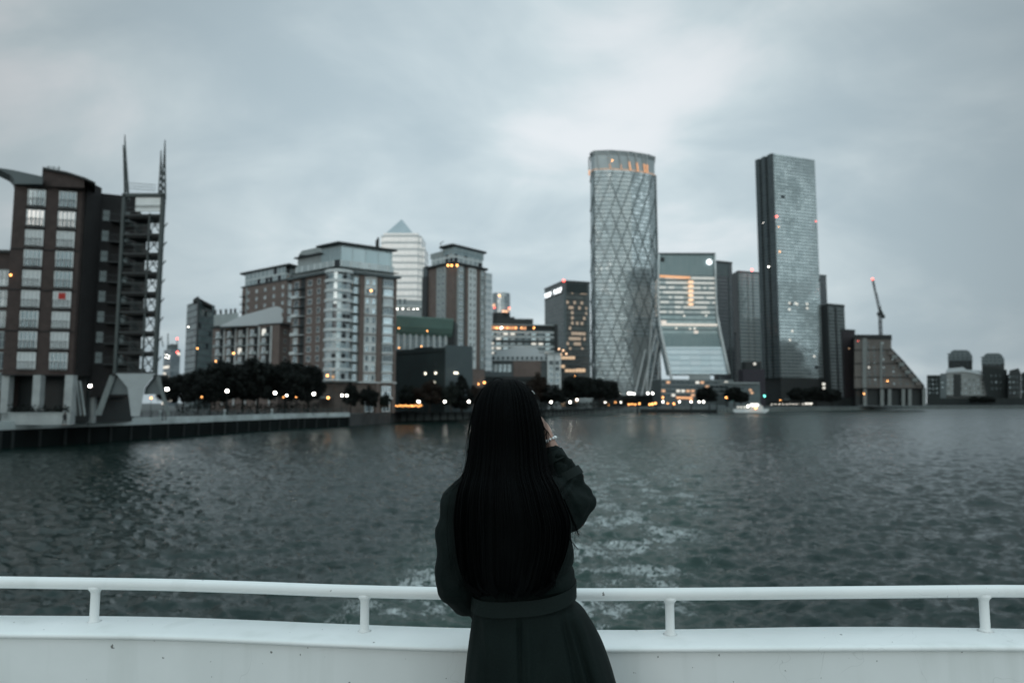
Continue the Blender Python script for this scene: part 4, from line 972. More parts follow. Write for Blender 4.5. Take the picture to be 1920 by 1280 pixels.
    for y in (713, 721, 729, 737): 
        bm = BM(); wbox(bm, q0, q1, 0, LL, Z(y, 560)-.5, Z(y, 560), .02, .5); put('floor_band', bm, GREY, p)
        for u in np.arange(2, LL-2, 4.2):
            if rnd.random() < .8: window(p, q0, q1, u, Z(y+3.6, 560), 3.2, 2.0, 1, 1, frame=FRAMED, glass=pick((mat('amber_window', (.5, .3, .2), emit=(1, .55, .3), estr=.7), 2), (GLASSD, 4), (LITC, .5))())
    body(p, [F(1293, 562), F(1333, 563), F(1333, 580), F(1293, 580)], Z(711, 560)+.01, Z(698, 562), GREY, 'roof_pavilion')
    # dark block left of the legs
    q0, q1 = F(1236, 575), F(1262, 575)
curved_tower()

# ---- 17-22 dark towers around the slab tower
def right_towers():
    def tower(nm, lab, L, C, Rr, ytop, dref, m, parap=None):
        p = quad(L, C, Rr); b = building(nm, lab, p); body(b, p, GZ, Z(ytop, dref), m, 'facade')
        bm = BM(); prism(bm, grow(p, .4), Z(ytop, dref)+.01, Z(ytop, dref)+1.6); put('parapet', bm, parap or DKGREY, b); return b, p
    m17 = curtain('cw_17', (.045, .055, .06), (.07, .08, .085), (.03, .036, .04), 3.4, 3, metal=.35, lh=.3)
    b, p = tower('dark_office_tower', 'dark tower right behind the white edge of the curved glass tower', F(1340, 640), F(1349, 632), F(1380, 640), 491, 632, m17)
    bm = BM(); wbox(bm, p[1], p[2], 1, 14.5, Z(516, 632), Z(494, 632), .02, .5); put('louvre_band', bm, MIDGREY, b)
    bm = BM(); wbox(bm, p[1], p[2], 0, .9, GZ, Z(492, 632), .02, .7); wbox(bm, p[1], p[2], 14.9, 15.5, GZ, Z(492, 632), .02, .7); put('pier', bm, MIDGREY, b)
    b, p = tower('low_dark_tower', 'narrow dark tower with red light in the gap between two office towers', F(1364, 690), F(1372, 684), F(1384, 690), 626, 684, m17); wlight(b, 1371, 623, 682, LAMPR, .7, 'warning_light')
    b, p = tower('gridded_tower', 'grey tower with close window grid and red roof light left of the slab tower', F(1380, 720), F(1391, 700), F(1442, 712), 510, 700,
          curtain('cw_18', (.16, .20, .205), (.26, .30, .305), (.45, .50, .50), 3.6, 2.4, metal=.3, lw=.34, lh=.30), DKGREY)
    bm = BM(); wbox(bm, p[0], p[1], 0, wallframe(p[0], p[1])[2], GZ, Z(511, 700), .02, .4); put('dark_side', bm, DKGREY, b)
    L2 = wallframe(p[1], p[2])[2]; bm = BM()
    for u in (L2*.33, L2*.52): wbox(bm, p[1], p[2], u, u+1.1, GZ+20, Z(512, 700), .02, .6)
    put('vertical_rib', bm, GREY, b); wlight(b, 1410, 506, 697, LAMPR, 1.0, 'warning_light')
    q = quad(F(1386, 610), F(1395, 604), F(1436, 610)); b = building('low_purple_block', 'low dark block at the foot of the gridded tower', q)
    body(b, q, GZ, Z(692, 604), mat('plum_cladding', (.028, .025, .035), .6, var=.2)); body(b, grow(q, -3), Z(692, 604)+.01, Z(678, 604), DKGREY, 'roof_plant')
    wlight(b, 1415, 682, 602, LITC, 1.2)
    q = [F(1366, 540), F(1426, 544), F(1426, 560), F(1366, 560)]; b = building('riverside_pavilion', 'grey riverside pavilion with small orange window below the dark block', q)
    body(b, q, GZ, Z(719, 542), MIDGREY); bm = BM(); wbox(bm, q[0], q[1], -1, 26, Z(719, 542)+.01, Z(716.5, 542), -15, 1); put('roof_slab', bm, GREY, b)
    for x, y in ((1410, 731), (1413, 736), (1395, 728), (1380, 735)): window(b, q[0], q[1], (x-1366)*.424, Z(y, 542), 2.4, 1.6, 1, 1, frame=FRAMED, glass=mat('amber_window', (1, 1, 1)) if x > 1400 else GLASSD)
    # slab tower
    L, C, Rr = F(1434, 658), F(1466, 640), F(1546, 656); p = quad(L, C, Rr)
    b = building('slab_tower', 'tall slim residential slab tower with silvery river face and dark ribbed side', p)
    m = curtain('cw_slab', (.34, .395, .40), (.43, .49, .49), (.20, .235, .24), 3.15, 4.6, metal=.7, rough=.2, tilt=.04, lw=.06, lh=.32, dark=.008, warp=.45)
    md = curtain('cw_slab_side', (.07, .09, .098), (.10, .125, .13), (.05, .062, .066), 3.15, 3, metal=.4, lh=.25)
    zt = Z(300, 655); zz = [Z(301, 658), Z(288, 640), Z(300, 656), Z(300, 674)]
    bm = BM(); prism(bm, p, Z(708, 640), zz); ob = put('facade', bm, [m, md], b)
    me = ob.data; d1 = Vector(wallframe(L, C)[1])
    for f in me.polygons:
        if abs(f.normal.dot(d1)) > .9: f.material_index = 1
    body(b, grow(p, -1), GZ, Z(708, 640)-.01, DKGREY, 'podium')
    LL = wallframe(L, C)[2]
    for u0, u1 in ((-.2, LL*.24), (LL*.37, LL*.60), (LL*.74, LL+.2)):
        bm = BM(); dd, n, _ = wallframe(L, C)
        za = Z(301, 658)+(Z(288, 640)-Z(301, 658))*max(0, u0/LL); wbox(bm, L, C, u0, u1, Z(708, 640), za, .02, 2.2); put('side_fin', bm, md, b)
        uvl = b.children[-1].data.uv_layers.new(name='UVMap')
        for l in b.children[-1].data.loops: co = b.children[-1].data.vertices[l.vertex_index].co; uvl.data[l.index].uv = (co.y, co.z)
    L2 = wallframe(C, Rr)[2]
    bm = BM(); wbox(bm, C, Rr, L2*.25, L2*.78, Z(300, 648)-1, Z(293, 648)-1.5, -3, -.2); put('roof_screen', bm, WHITE, b)
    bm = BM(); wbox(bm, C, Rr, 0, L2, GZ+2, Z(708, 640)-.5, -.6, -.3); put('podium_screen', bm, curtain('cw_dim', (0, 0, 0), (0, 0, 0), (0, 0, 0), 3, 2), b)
    for x, y, m_, r, d in ((1456, 406, LAMPR, .8, 637), (1530, 415, LAMPR, .35, 655), (1462, 472, LAMPO, .45, 637), (1460, 425, LAMPO, .35, 637), (1441, 500, LAMPW, .5, 645), (1423, 418, LAMPO, .25, 657), (1432, 418, LAMPW, .3, 650)): wlight(b, x, y, d, m_, r, 'warning_light' if m_ is LAMPR else 'wall_light')
    for x, y in ((1484, 569), (1498, 570), (1483, 581), (1517, 577), (1517, 569), (1495, 569), (1482, 638), (1527, 667), (1487, 621)): window(b, C, Rr, L2*(x-1463)/80, Z(y, 648), 2.2, 2.0, 1, 1, frame=GREY, glass=LITC, name='lit_window')
    b, p = tower('far_office_tower', 'slim grey tower just showing behind the slab tower', F(1538, 724), F(1542, 720), F(1559, 724), 517, 720, m17, MIDGREY)
    m21 = curtain('cw_21', (.07, .085, .088), (.11, .13, .13), (.12, .14, .14), 3.3, 2.6, metal=.3, lh=.3)
    b, p = tower('dark_residential_tower', 'dark residential tower with pale roof rail right of the slab tower', F(1539, 668), F(1560, 650), F(1591, 660), 573, 650, m21)
    bm = BM(); wbox(bm, p[0], p[1], 0, wallframe(p[0], p[1])[2], GZ, Z(574, 650), .02, .4); wbox(bm, p[1], p[2], 9, 11, GZ, Z(574, 650), .02, .5); put('dark_strip', bm, DKGREY, b)
    bm = BM(); prism(bm, grow(p, .3), Z(569.5, 650), Z(568.3, 650)); put('roof_rail', bm, GREY, b)
    for pt_ in grow(p, .2): pass
    b, p = tower('dark_brick_flats', 'very dark narrow brick flats wedged left of the sloping brick building', F(1582, 618), F(1585, 612), F(1609, 618), 620, 612, mat('plum_brick', (.03, .026, .03), .85, var=.25, scale=.1))
    wlight(b, 1592, 653, 610, LITW, .45)
right_towers()

# ---- 23 sloping brick building with crane behind, 25 far banks
def right_bank():
    d = 590
    b = thing('sloping_brick_flats', 'brown brick apartment building stepping down in a long diagonal slope', 'building', F(1601, d)+(GZ,))
    bm = BM(); psolid(bm, [(1602, 632), (1671, 634), (1671, 655), (1697, 683), (1700, 690), (1732, 726), (1732, 728), (1602, 728)], d, 26); put('wall', bm, BRICK3, b)
    bm = BM(); psolid(bm, [(1604, 728.2), (1731, 728.2), (1733, 760), (1604, 760)], d+3, 20); put('ground_floor', bm, DKGREY, b)
    for x in (1622, 1654, 1668, 1694, 1706, 1733):
        bm = BM(); psolid(bm, [(x-3.3, 729), (x+3.3, 729), (x+3.3, 760), (x-3.3, 760)], d, 2.5); put('pillar', bm, mat('dull_pillar', (.19, .21, .205), .8), b)
    bm = BM(); psolid(bm, [(1599, 627), (1672, 627.5), (1672, 632), (1599, 632)], d-1, 28); psolid(bm, [(1601, 632.2), (1671, 632.6), (1671, 636), (1601, 635)], d-.4, 4, ); put('roof_edge', bm, DKGREY, b)
    bm = BM(); psolid(bm, [(1671, 652), (1698, 680), (1698, 684), (1671, 656)], d-.8, 27); psolid(bm, [(1697.5, 681), (1700, 683), (1733, 722), (1733, 727), (1697.5, 686)], d-.8, 27.2); put('sloping_roof', bm, DKGREY, b)
    bm = BM(); psolid(bm, [(1617, 634), (1625, 634), (1625, 727), (1617, 727)], d-.9, .8); psolid(bm, [(1650, 640), (1654, 640), (1654, 727), (1650, 727)], d-.6, .5); put('glazed_strip', bm, mat('dull_pillar', (.19, .21, .205), .8), b)
    bm = BM()
    for y in (655, 680.5, 706, 727): psolid(bm, [(1603, y), (1671+max(0, (y-657)*.93), y), (1671+max(0, (y-657)*.93), y+1.6), (1603, y+1.6)], d-.3, .25)
    put('string_course', bm, DKBRICK, b)
    for k in range(9):
        y_ = 660+k*7.2; x_ = 1671+(y_-656)*.93+(-2 if k > 3 else 0)
        bm = BM(); psolid(bm, [(x_-9, y_-2.2), (x_+1.5, y_-2.2), (x_+1.5, y_+4.6), (x_-9, y_+4.6)], d-1.6, 5); put('terrace', bm, mat('dull_pillar', (1, 1, 1)) if k % 2 else BRICK3, b)
    p0, p1 = F(1602, d), F(1733, d)
    for j, y in enumerate(np.arange(643, 726, 7.6)):
        lim = 1669 if y < 657 else 1671+(y-660)*.93
        for x in (1632, 1643, 1660, 1678, 1690, 1702, 1714):
            if x < lim-4 and rnd.random() < .9: window(b, p0, p1, (x-1602)*d/1280, Z(y, d), 1.5, 1.5, 1, 1, frame=GREY, glass=pick((GLASSD, 5), (GLASS, 2), (LITC, .25))())
    for x, y, m_, r in ((1664, 714, LAMPO, .5), (1620, 738, LAMPO, .5), (1609, 639, LAMPR, .25)): wlight(b, x, y, d-1.6, m_, r)
    # tower crane
    d = 640; c = thing('tower_crane', 'luffing tower crane with raised jib and red tip light behind the brick roof', 'crane', F(1652, d)+(GZ,))
    def truss(a, e, w, nm, n=12):
        bm = BM(); a = Vector(a); e = Vector(e); dv = (e-a); s = Vector((dv.z, 0, -dv.x)).normalized()*w/2; f = Vector((0, w/2, 0))
        cs = [s+f, s-f, -s-f, -s+f]
        for q in cs: bar(bm, a+q, e+q, w*.22)
        for i in range(n):
            u, v = a.lerp(e, i/n), a.lerp(e, (i+1)/n)
            for k in range(4): bar(bm, u+cs[k], v+cs[(k+1)%4], w*.12)
        put(nm, bm, DKGREY, c)
    truss((P(1650, 640, d).x, d, GZ+2), P(1650, 588, d), 2.0, 'mast', 16); truss(P(1650, 588, d), P(1636, 523, d), 1.2, 'jib', 14)
    bm = BM(); a = P(1650, 588, d); box(bm, a.x-2.2, a.y-1.5, a.z-1.6, a.x+2.4, a.y+1.5, a.z+1.2); put('cab', bm, DKGREY, c)
    bm = BM(); bar(bm, P(1651, 580, d), P(1657, 596, d), 1.2); box(bm, P(1655, 590, d).x, d-1, Z(597, d), P(1658, 590, d).x, d+1, Z(590, d)); put('counterweight', bm, DKGREY, c)
    bm = BM(); bar(bm, P(1651, 574, d), P(1650, 588, d), .8); bar(bm, P(1651, 574, d), P(1637, 525, d), .25); put('a_frame', bm, DKGREY, c)
    wlight(c, 1636, 523, d-1, LAMPR, .8, 'warning_light')
    # far flats
    d = 930
    def blk(nm, lab, pts, t, m_, dd=d, roof=None, wins=(), wm=None):
        o = thing(nm, lab, 'building', P(pts[0][0], 755, dd).xy[:]+(GZ,)); bm = BM(); psolid(bm, pts, dd, t); put('wall', bm, m_, o)
        q0, q1 = F(pts[0][0], dd), F(pts[0][0]+200, dd)
        for x, y, w_, h_ in wins: window(o, q0, q1, (x-pts[0][0])*dd/1280, Z(y, dd), w_, h_, 1, 1, frame=GREY, glass=wm or pick((GLASSD, 3), (GLASS, 2))())
        return o
    FARB = mat('far_brick', (.032, .038, .038), .85, var=.2, scale=.05); FARP = mat('far_pale_wall', (.25, .27, .265), .85, var=.12, scale=.05); FARD = mat('far_dark_brick', (.015, .021, .021), .85, var=.2, scale=.05)
    blk('far_brick_flats', 'dark flat-topped far block right of the slope foot', [(1738, 703), (1763, 703), (1763, 760), (1738, 760)], 30, FARD, wins=[(x, y, 1.6, 2) for x in (1744, 1751, 1758) for y in (712, 720, 728, 736)])
    blk('far_narrow_block', 'narrow teal-grey far block beside the pale flats', [(1763, 700), (1775, 700), (1775, 760), (1763, 760)], 30, MIDGREY, wins=[(1769, y, 3, 2) for y in (708, 717, 726)])
    o = blk('far_pale_flats', 'pale far apartment block in front of the left domed tower', [(1775, 696), (1806, 694), (1826, 697), (1855, 706), (1855, 745), (1775, 745)], 30, FARP, wins=[(x, y, 1.8, 2.4) for x in range(1780, 1852, 8) for y in (712, 720, 728, 736)])
    bm = BM(); psolid(bm, [(1773, 697), (1776, 691), (1806, 688), (1812, 693), (1838, 694), (1846, 702), (1857, 706), (1857, 708), (1826, 699), (1806, 696), (1773, 699)], d-1, 31); put('roof', bm, ROOFW, o)
    bm = BM(); psolid(bm, [(1775, 745.3), (1855, 745.3), (1855, 760), (1775, 760)], d+2, 26); put('ground_floor', bm, GREY, o)
    bm = BM(); psolid(bm, [(1788, 701), (1802, 701), (1802, 744), (1788, 744)], d-.6, .5); psolid(bm, [(1775, 741), (1856, 741), (1856, 744), (1775, 744)], d-1, .9); put('dark_panel', bm, FARB, o)
    for nm, lab, xc, yt, w_, dd, yb in (('domed_tower', 'larger domed far tower behind the pale flats', 1800.5, 656, 22.5, 1060, 700), ('domed_tower', 'smaller domed far tower standing on a dark block', 1862, 662, 21, 1000, 688)):
        o = thing(nm, lab, 'building', F(xc, dd)+(GZ,), 'domed towers on the far bank')
        x0, x1 = xc-w_, xc+w_; bm = BM(); psolid(bm, [(x0, yt+20), (x1, yt+20), (x1, 758), (x0, 758)], dd, 34); put('wall', bm, FARB, o)
        bm = BM(); psolid(bm, [(x0-.5, yt+20), (x0, yt+11), (x0+5, yt+3), (x0+10, yt), (x1-10, yt), (x1-5, yt+3), (x1, yt+11), (x1+.5, yt+20)], dd-.5, 35); put('domed_roof', bm, MIDGREY, o)
        for x in lin(x0+5, x1-5, 5):
            for y in np.arange(yt+7, yb, 6.5): window(o, F(x0, dd), F(x0+200, dd), (x-x0)*dd/1280, Z(y+1, dd), 3.0, 2.6, 1, 1, frame=GREY, glass=GLASSD).location.y -= .6
    o = blk('far_dark_block', 'large dark block beneath the smaller domed tower', [(1841, 690), (1850, 688), (1888, 693), (1888, 760), (1856, 760)], 30, FARD, 925, wins=[(x, y, 1.8, 2.2) for x in (1862, 1870, 1878) for y in (704, 716, 728)])
    o = blk('far_gabled_flats', 'grey far flats with peaked roof near the right edge', [(1890, 712), (1893, 694), (1910, 690), (1914, 700), (1914, 760), (1890, 760)], 30, FARB, 915, wins=[(x, y, 1.8, 2.2) for x in (1896, 1903, 1910) for y in (706, 716, 726, 736)])
    o = blk('far_edge_block', 'far block cut by the right edge of the view', [(1884, 706), (1893, 700), (1893, 760), (1884, 760)], 24, FARD, 945)
    o = blk('far_edge_flats', 'dark far flats at the extreme right edge', [(1914.5, 700), (1925, 695), (1990, 700), (1990, 760), (1914.5, 760)], 30, FARD, 930, wins=[(1918, y, 2, 2.2) for y in (710, 722, 734)])
    blk('far_riverside_terrace', 'long low dark row of houses along the far right waterline', [(1738, 746), (1990, 746), (1990, 761), (1738, 761)], 8, FARD, 880)
    # low bank buildings between slab tower and slope
    q = [F(1470, 612), F(1600, 612), F(1600, 625), F(1470, 625)]; b = building('riverside_arcade', 'low dark riverside arcade with a row of small round lamps', q)
    body(b, q, GZ, Z(745, 612), DKGREY); bm = BM(); wbox(bm, q[0], q[1], 0, 40, Z(749, 612), Z(747, 612), .02, 2); put('awning', bm, MIDGREY, b)
right_bank()

# ================================================================== TREES
def leafmat(nm, a, b_):
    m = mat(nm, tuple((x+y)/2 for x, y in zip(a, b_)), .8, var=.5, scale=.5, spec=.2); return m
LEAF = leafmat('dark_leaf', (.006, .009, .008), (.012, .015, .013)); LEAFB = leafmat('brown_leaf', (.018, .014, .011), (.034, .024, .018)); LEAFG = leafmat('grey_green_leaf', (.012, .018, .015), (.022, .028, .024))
BARK = mat('bark', (.035, .030, .027), .9, var=.4, scale=2)
TM = {}
def treemesh(key, kind, leafm, seed):
    if key in TM: return TM[key]
    rg = random.Random(seed); H = 1.0
    bt = BM(); tr = []
    tips = []
    bar(bt, (0, 0, 0), (0, 0, .32), .055, w2=.042, sides=8); 
    if kind == 'cone': bar(bt, (0, 0, .32), (0, 0, .95), .04, w2=.008, sides=6)
    def clumps():
        out = []
        for i in range(64 if kind != 'cone' else 40):
            if kind == 'round':
                th = rg.uniform(0, 6.283); ph = math.acos(rg.uniform(-.75, 1)); rr = rg.uniform(.55, 1.0)
                out.append((.40*rr*math.sin(ph)*math.cos(th), .40*rr*math.sin(ph)*math.sin(th), .58+.37*rr*math.cos(ph), rg.uniform(.085, .15)))
            elif kind == 'loose':
                th = rg.uniform(0, 6.283); ph = math.acos(rg.uniform(-.8, 1)); rr = rg.uniform(.4, 1.1)
                out.append((.36*rr*math.sin(ph)*math.cos(th), .36*rr*math.sin(ph)*math.sin(th), .56+.36*rr*math.cos(ph)*rg.uniform(.8, 1.1), rg.uniform(.06, .13)))
            else:
                z = rg.uniform(.12, .97); th = rg.uniform(0, 6.283); r = .27*(1-z)**.8*rg.uniform(.5, 1.05)
                out.append((r*math.cos(th), r*math.sin(th), z, .03+.07*(1-z)))
        return out
    cl = clumps()
    for c in cl[::3]:
        if kind != 'cone': m1 = Vector((c[0]*.35, c[1]*.35, .32+(c[2]-.32)*.45)); bar(bt, (0, 0, .28), m1, .028, w2=.018, sides=5); bar(bt, m1, c[:3], .018, w2=.005, sides=4)
    V, Fc = [], []
    for c in cl:
        for k in range(135):
            v = Vector((rg.gauss(0, 1), rg.gauss(0, 1), rg.gauss(0, 1))); v.normalize(); v *= c[3]*rg.uniform(.45, 1.08)
            p = Vector(c[:3])+v; n = (v.normalized()+Vector((rg.gauss(0, .6), rg.gauss(0, .6), rg.gauss(0, .6)))).normalized()
            t = n.orthogonal().normalized(); bb = n.cross(t); a = rg.uniform(0, 6.28); t, bb = t*math.cos(a)+bb*math.sin(a), bb*math.cos(a)-t*math.sin(a)
            s = rg.uniform(.012, .022); i = len(V)
            V += [p-t*s*1.5, p+bb*s, p+t*s*1.5, p-bb*s]; Fc.append((i, i+1, i+2, i+3))
    me = bpy.data.meshes.new('crown'); me.from_pydata(V, [], Fc); me.materials.append(leafm)
    mt = bpy.data.meshes.new('trunk'); bt.to_mesh(mt); bt.free(); mt.materials.append(BARK)
    TM[key] = (mt, me); return TM[key]
def tree(px, ytop, d, wpx, kind, leafm, label, group=None, base=GZ, seed=0):
    mt, me = treemesh((kind, leafm.name, seed % 3), kind, leafm, seed % 3+5)
    h = Z(ytop, d)-base; h = max(h, 2); o = thing('tree' if kind != 'cone' else 'conifer_tree', label, 'tree', F(px, d)+(base,), group, rnd.uniform(0, 6.28))
    sw = (wpx/1280*d)/(.84*h) if kind == 'round' else (wpx/1280*d)/((.8 if kind == 'loose' else .52)*h)
    o.scale = (h*sw, h*sw, h)
    for nm, m_ in (('trunk', mt), ('crown', me)):
        c = bpy.data.objects.new(nm, m_); COL.objects.link(c); c.parent = o
    return o
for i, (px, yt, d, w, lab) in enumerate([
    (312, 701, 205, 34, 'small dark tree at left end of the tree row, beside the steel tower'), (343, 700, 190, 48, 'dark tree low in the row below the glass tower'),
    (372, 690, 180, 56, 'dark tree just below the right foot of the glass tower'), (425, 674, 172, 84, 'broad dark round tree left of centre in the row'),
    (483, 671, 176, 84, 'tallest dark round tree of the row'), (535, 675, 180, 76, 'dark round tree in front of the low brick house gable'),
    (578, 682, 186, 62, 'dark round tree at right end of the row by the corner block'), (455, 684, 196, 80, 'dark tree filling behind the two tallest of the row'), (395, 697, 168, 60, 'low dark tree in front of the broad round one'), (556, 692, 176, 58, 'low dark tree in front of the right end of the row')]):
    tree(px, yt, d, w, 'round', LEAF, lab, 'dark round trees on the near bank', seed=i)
for i, (px, yt, d, w, k, lf, lab, g) in enumerate([
    (658, 716, 189, 30, 'loose', LEAF, 'young dark tree in front of the corner block entrance', None), (692, 723, 192, 40, 'loose', LEAF, 'wide low tree in front of the corner block shopfront', None),
    (768, 722, 222, 40, 'loose', LEAFG, 'sparse tree before the left part of the dark green hall', None), (806, 712, 220, 56, 'loose', LEAFB, 'rusty brown autumn tree before the dark green hall', None),
    (846, 716, 218, 40, 'loose', LEAFG, 'grey-green tree left of the conifer', None), (866, 696, 221, 44, 'cone', LEAF, 'pointed dark conifer left of the head', None),
    (893, 722, 224, 40, 'loose', LEAFB, 'brown tree partly hidden by the hair on the left', None), (1007, 700, 300, 46, 'loose', LEAFB, 'reddish brown tree right of the head, before the brown gable', None),
    (1035, 722, 300, 52, 'loose', LEAF, 'dark tree below the narrow white flats', None), (1075, 702, 420, 46, 'round', LEAF, 'dark tree left of the lattice tower foot', 'dark trees before the lattice tower'),
    (1100, 706, 418, 44, 'round', LEAF, 'middle dark tree left of the lattice tower', 'dark trees before the lattice tower'), (1125, 708, 416, 46, 'round', LEAF, 'third dark tree from the white flats', 'dark trees before the lattice tower'),
    (1146, 712, 414, 34, 'round', LEAF, 'dark tree overlapping the lattice tower foot', 'dark trees before the lattice tower'),
    (1327, 725, 470, 40, 'round', LEAF, 'round dark tree before the orange-lit podium', None), (1377, 724, 470, 34, 'round', LEAF, 'round dark tree before the grey pavilion', None), (1390, 733, 468, 30, 'round', LEAF, 'smaller dark tree touching the pavilion tree', None),
    (1500, 726, 560, 44, 'round', LEAF, 'dark tree at left foot of the slab tower', None), (1530, 724, 560, 46, 'round', LEAF, 'dark tree at right foot of the slab tower', None), (1560, 728, 560, 36, 'round', LEAF, 'dark tree before the dark residential tower', None),
    (1826, 742, 862, 16, 'round', LEAF, 'small far round tree, leftmost of the three by the pale flats', None), (1843, 743, 862, 16, 'round', LEAF, 'small far round tree between two others by the pale flats', None), (1858, 743, 862, 16, 'round', LEAF, 'small far round tree under the far dark block', None),
    (722, 735, 200, 20, 'loose', LEAFG, 'small shrub-like tree beside the corner block door', None), (1178, 742, 430, 26, 'round', LEAF, 'low dark tree under the lattice tower', None)]):
    tree(px, yt, d, w, k, lf, lab, g, seed=i)
def hedge(lab, a, b_, h, m_=None):
    r = thing('hedge', lab, 'hedge', (a[0], a[1], GZ)); rg = random.Random(int(abs(a[0])*7)); V, Fc = [], []
    dd, n, L_ = wallframe(a, b_)
    for k in range(int(L_*60)):
        p = Vector((a[0], a[1], GZ))+dd*rg.uniform(0, L_)+n*rg.uniform(-.8, .8)+Vector((0, 0, h*rg.random()**.6*(1+.15*math.sin(rg.random()*9))))
        t = Vector((rg.gauss(0, 1), rg.gauss(0, 1), rg.gauss(0, 1))).normalized(); u = t.orthogonal().normalized(); s = rg.uniform(.12, .25); i = len(V)
        V += [p-t*s, p+u*s*.7, p+t*s, p-u*s*.7]; Fc.append((i, i+1, i+2, i+3))
    me = bpy.data.meshes.new('foliage'); me.from_pydata(V, [], Fc); me.materials.append(m_ or LEAF); o = bpy.data.objects.new('foliage', me); COL.objects.link(o); o.parent = r; o.location = -r.location
hedge('dark hedge on top of the pale planter wall', F(18, 94.6), F(128, 95.4), 2.4)
hedge('long dark hedge behind the near promenade under the tree row', F(330, 158), F(600, 184), 2.6)
hedge('dark hedge along the quay right of the head', F(1010, 262), F(1170, 360), 3.0)
hedge('dark hedge at the foot of the slab tower', F(1440, 545), F(1600, 560), 5.0)

# ================================================================== LAMPS
def lampmesh(key, r, h, m_):
    if key in TM: return TM[key]
    bm = BM(); bar(bm, (0, 0, 0), (0, 0, .5), .22, w2=.16, sides=8); bar(bm, (0, 0, .5), (0, 0, h-r*.8), .12, w2=.07, sides=8); a = bpy.data.meshes.new('post'); bm.to_mesh(a); bm.free(); a.materials.append(DKGREY)
    bm = BM(); ball(bm, (0, 0, h), r, 12, 8); c = bpy.data.meshes.new('globe'); bm.to_mesh(c); bm.free(); c.materials.append(m_)
    bm = BM(); bmesh.ops.create_cone(bm, cap_ends=True, segments=10, radius1=r*.9, radius2=r*.3, depth=.12, matrix=Matrix.Translation((0, 0, h+r))); e = bpy.data.meshes.new('cap'); bm.to_mesh(e); bm.free(); e.materials.append(DKGREY)
    TM[key] = (a, c, e); return TM[key]
def lamp(px, py, d, m_, r, label, group):
    h = Z(py, d)-GZ
    ms = lampmesh(('lamp', round(h, 1), r, m_.name), r, round(h, 1), m_)
    o = thing('street_lamp', label, 'street lamp', F(px, d)+(GZ,), group)
    for nm, me in zip(('post', 'globe', 'cap'), ms): c = bpy.data.objects.new(nm, me); COL.objects.link(c); c.parent = o
G1 = 'lamps on the near bank'; G2 = 'lamps along the middle quay'; G3 = 'lamps at the foot of the towers'
for px, py, d, m_, r, lab in [
    (167, 723, 93, LAMPW, .19, 'white lamp in front of the dark wing left of the steel tower'), (312, 729, 120, LAMPW, .28, 'bright white lamp right of the steel tower leg'),
    (306, 744, 118, LAMPO, .17, 'orange lamp just beneath the bright white one'), (283, 746, 125, LAMPO, .17, 'orange lamp seen under the steel tower'),
    (378, 744, 150, LAMPO, .14, 'dim orange lamp among the left trees'), (425, 733, 150, LAMPW, .30, 'white lamp in front of the broad round tree'),
    (515, 736, 158, LAMPW, .30, 'white lamp in front of the third large tree'), (537, 741, 163, LAMPW, .20, 'small pale lamp right of the white one by the trees'),
    (531, 744, 168, LAMPO, .15, 'dim lamp touching the small pale one'), (555, 744, 165, LAMPO, .12, 'very dim lamp near the right end of the tree row'),
    (588, 738, 168, LAMPW, .30, 'white lamp where the tree row meets the corner block'), (615, 745, 172, LAMPO, .30, 'orange lamp under the corner block awning'),
    (641, 741, 184, LAMPW, .26, 'left of two close white lamps at the corner block'), (650, 741, 184, LAMPW, .26, 'right of two close white lamps at the corner block')]:
    lamp(px, py, d, m_, r, lab, G1)
for px, lab in [(671, 'white lamp below the young tree'), (731, 'white lamp at the right edge of the corner block'), (785, 'white lamp over the orange string lights'), (834, 'white lamp left of the conifer'), (879, 'white lamp closest to the hair on its left'), (1033, 'first white lamp right of the hair'), (1069, 'second white quay lamp right of the hair')]:
    lamp(px, 752.3 if px < 900 else 753.5, 212 if px < 900 else 262, LAMPW, .32, lab, G2)
names = ['left', 'right']
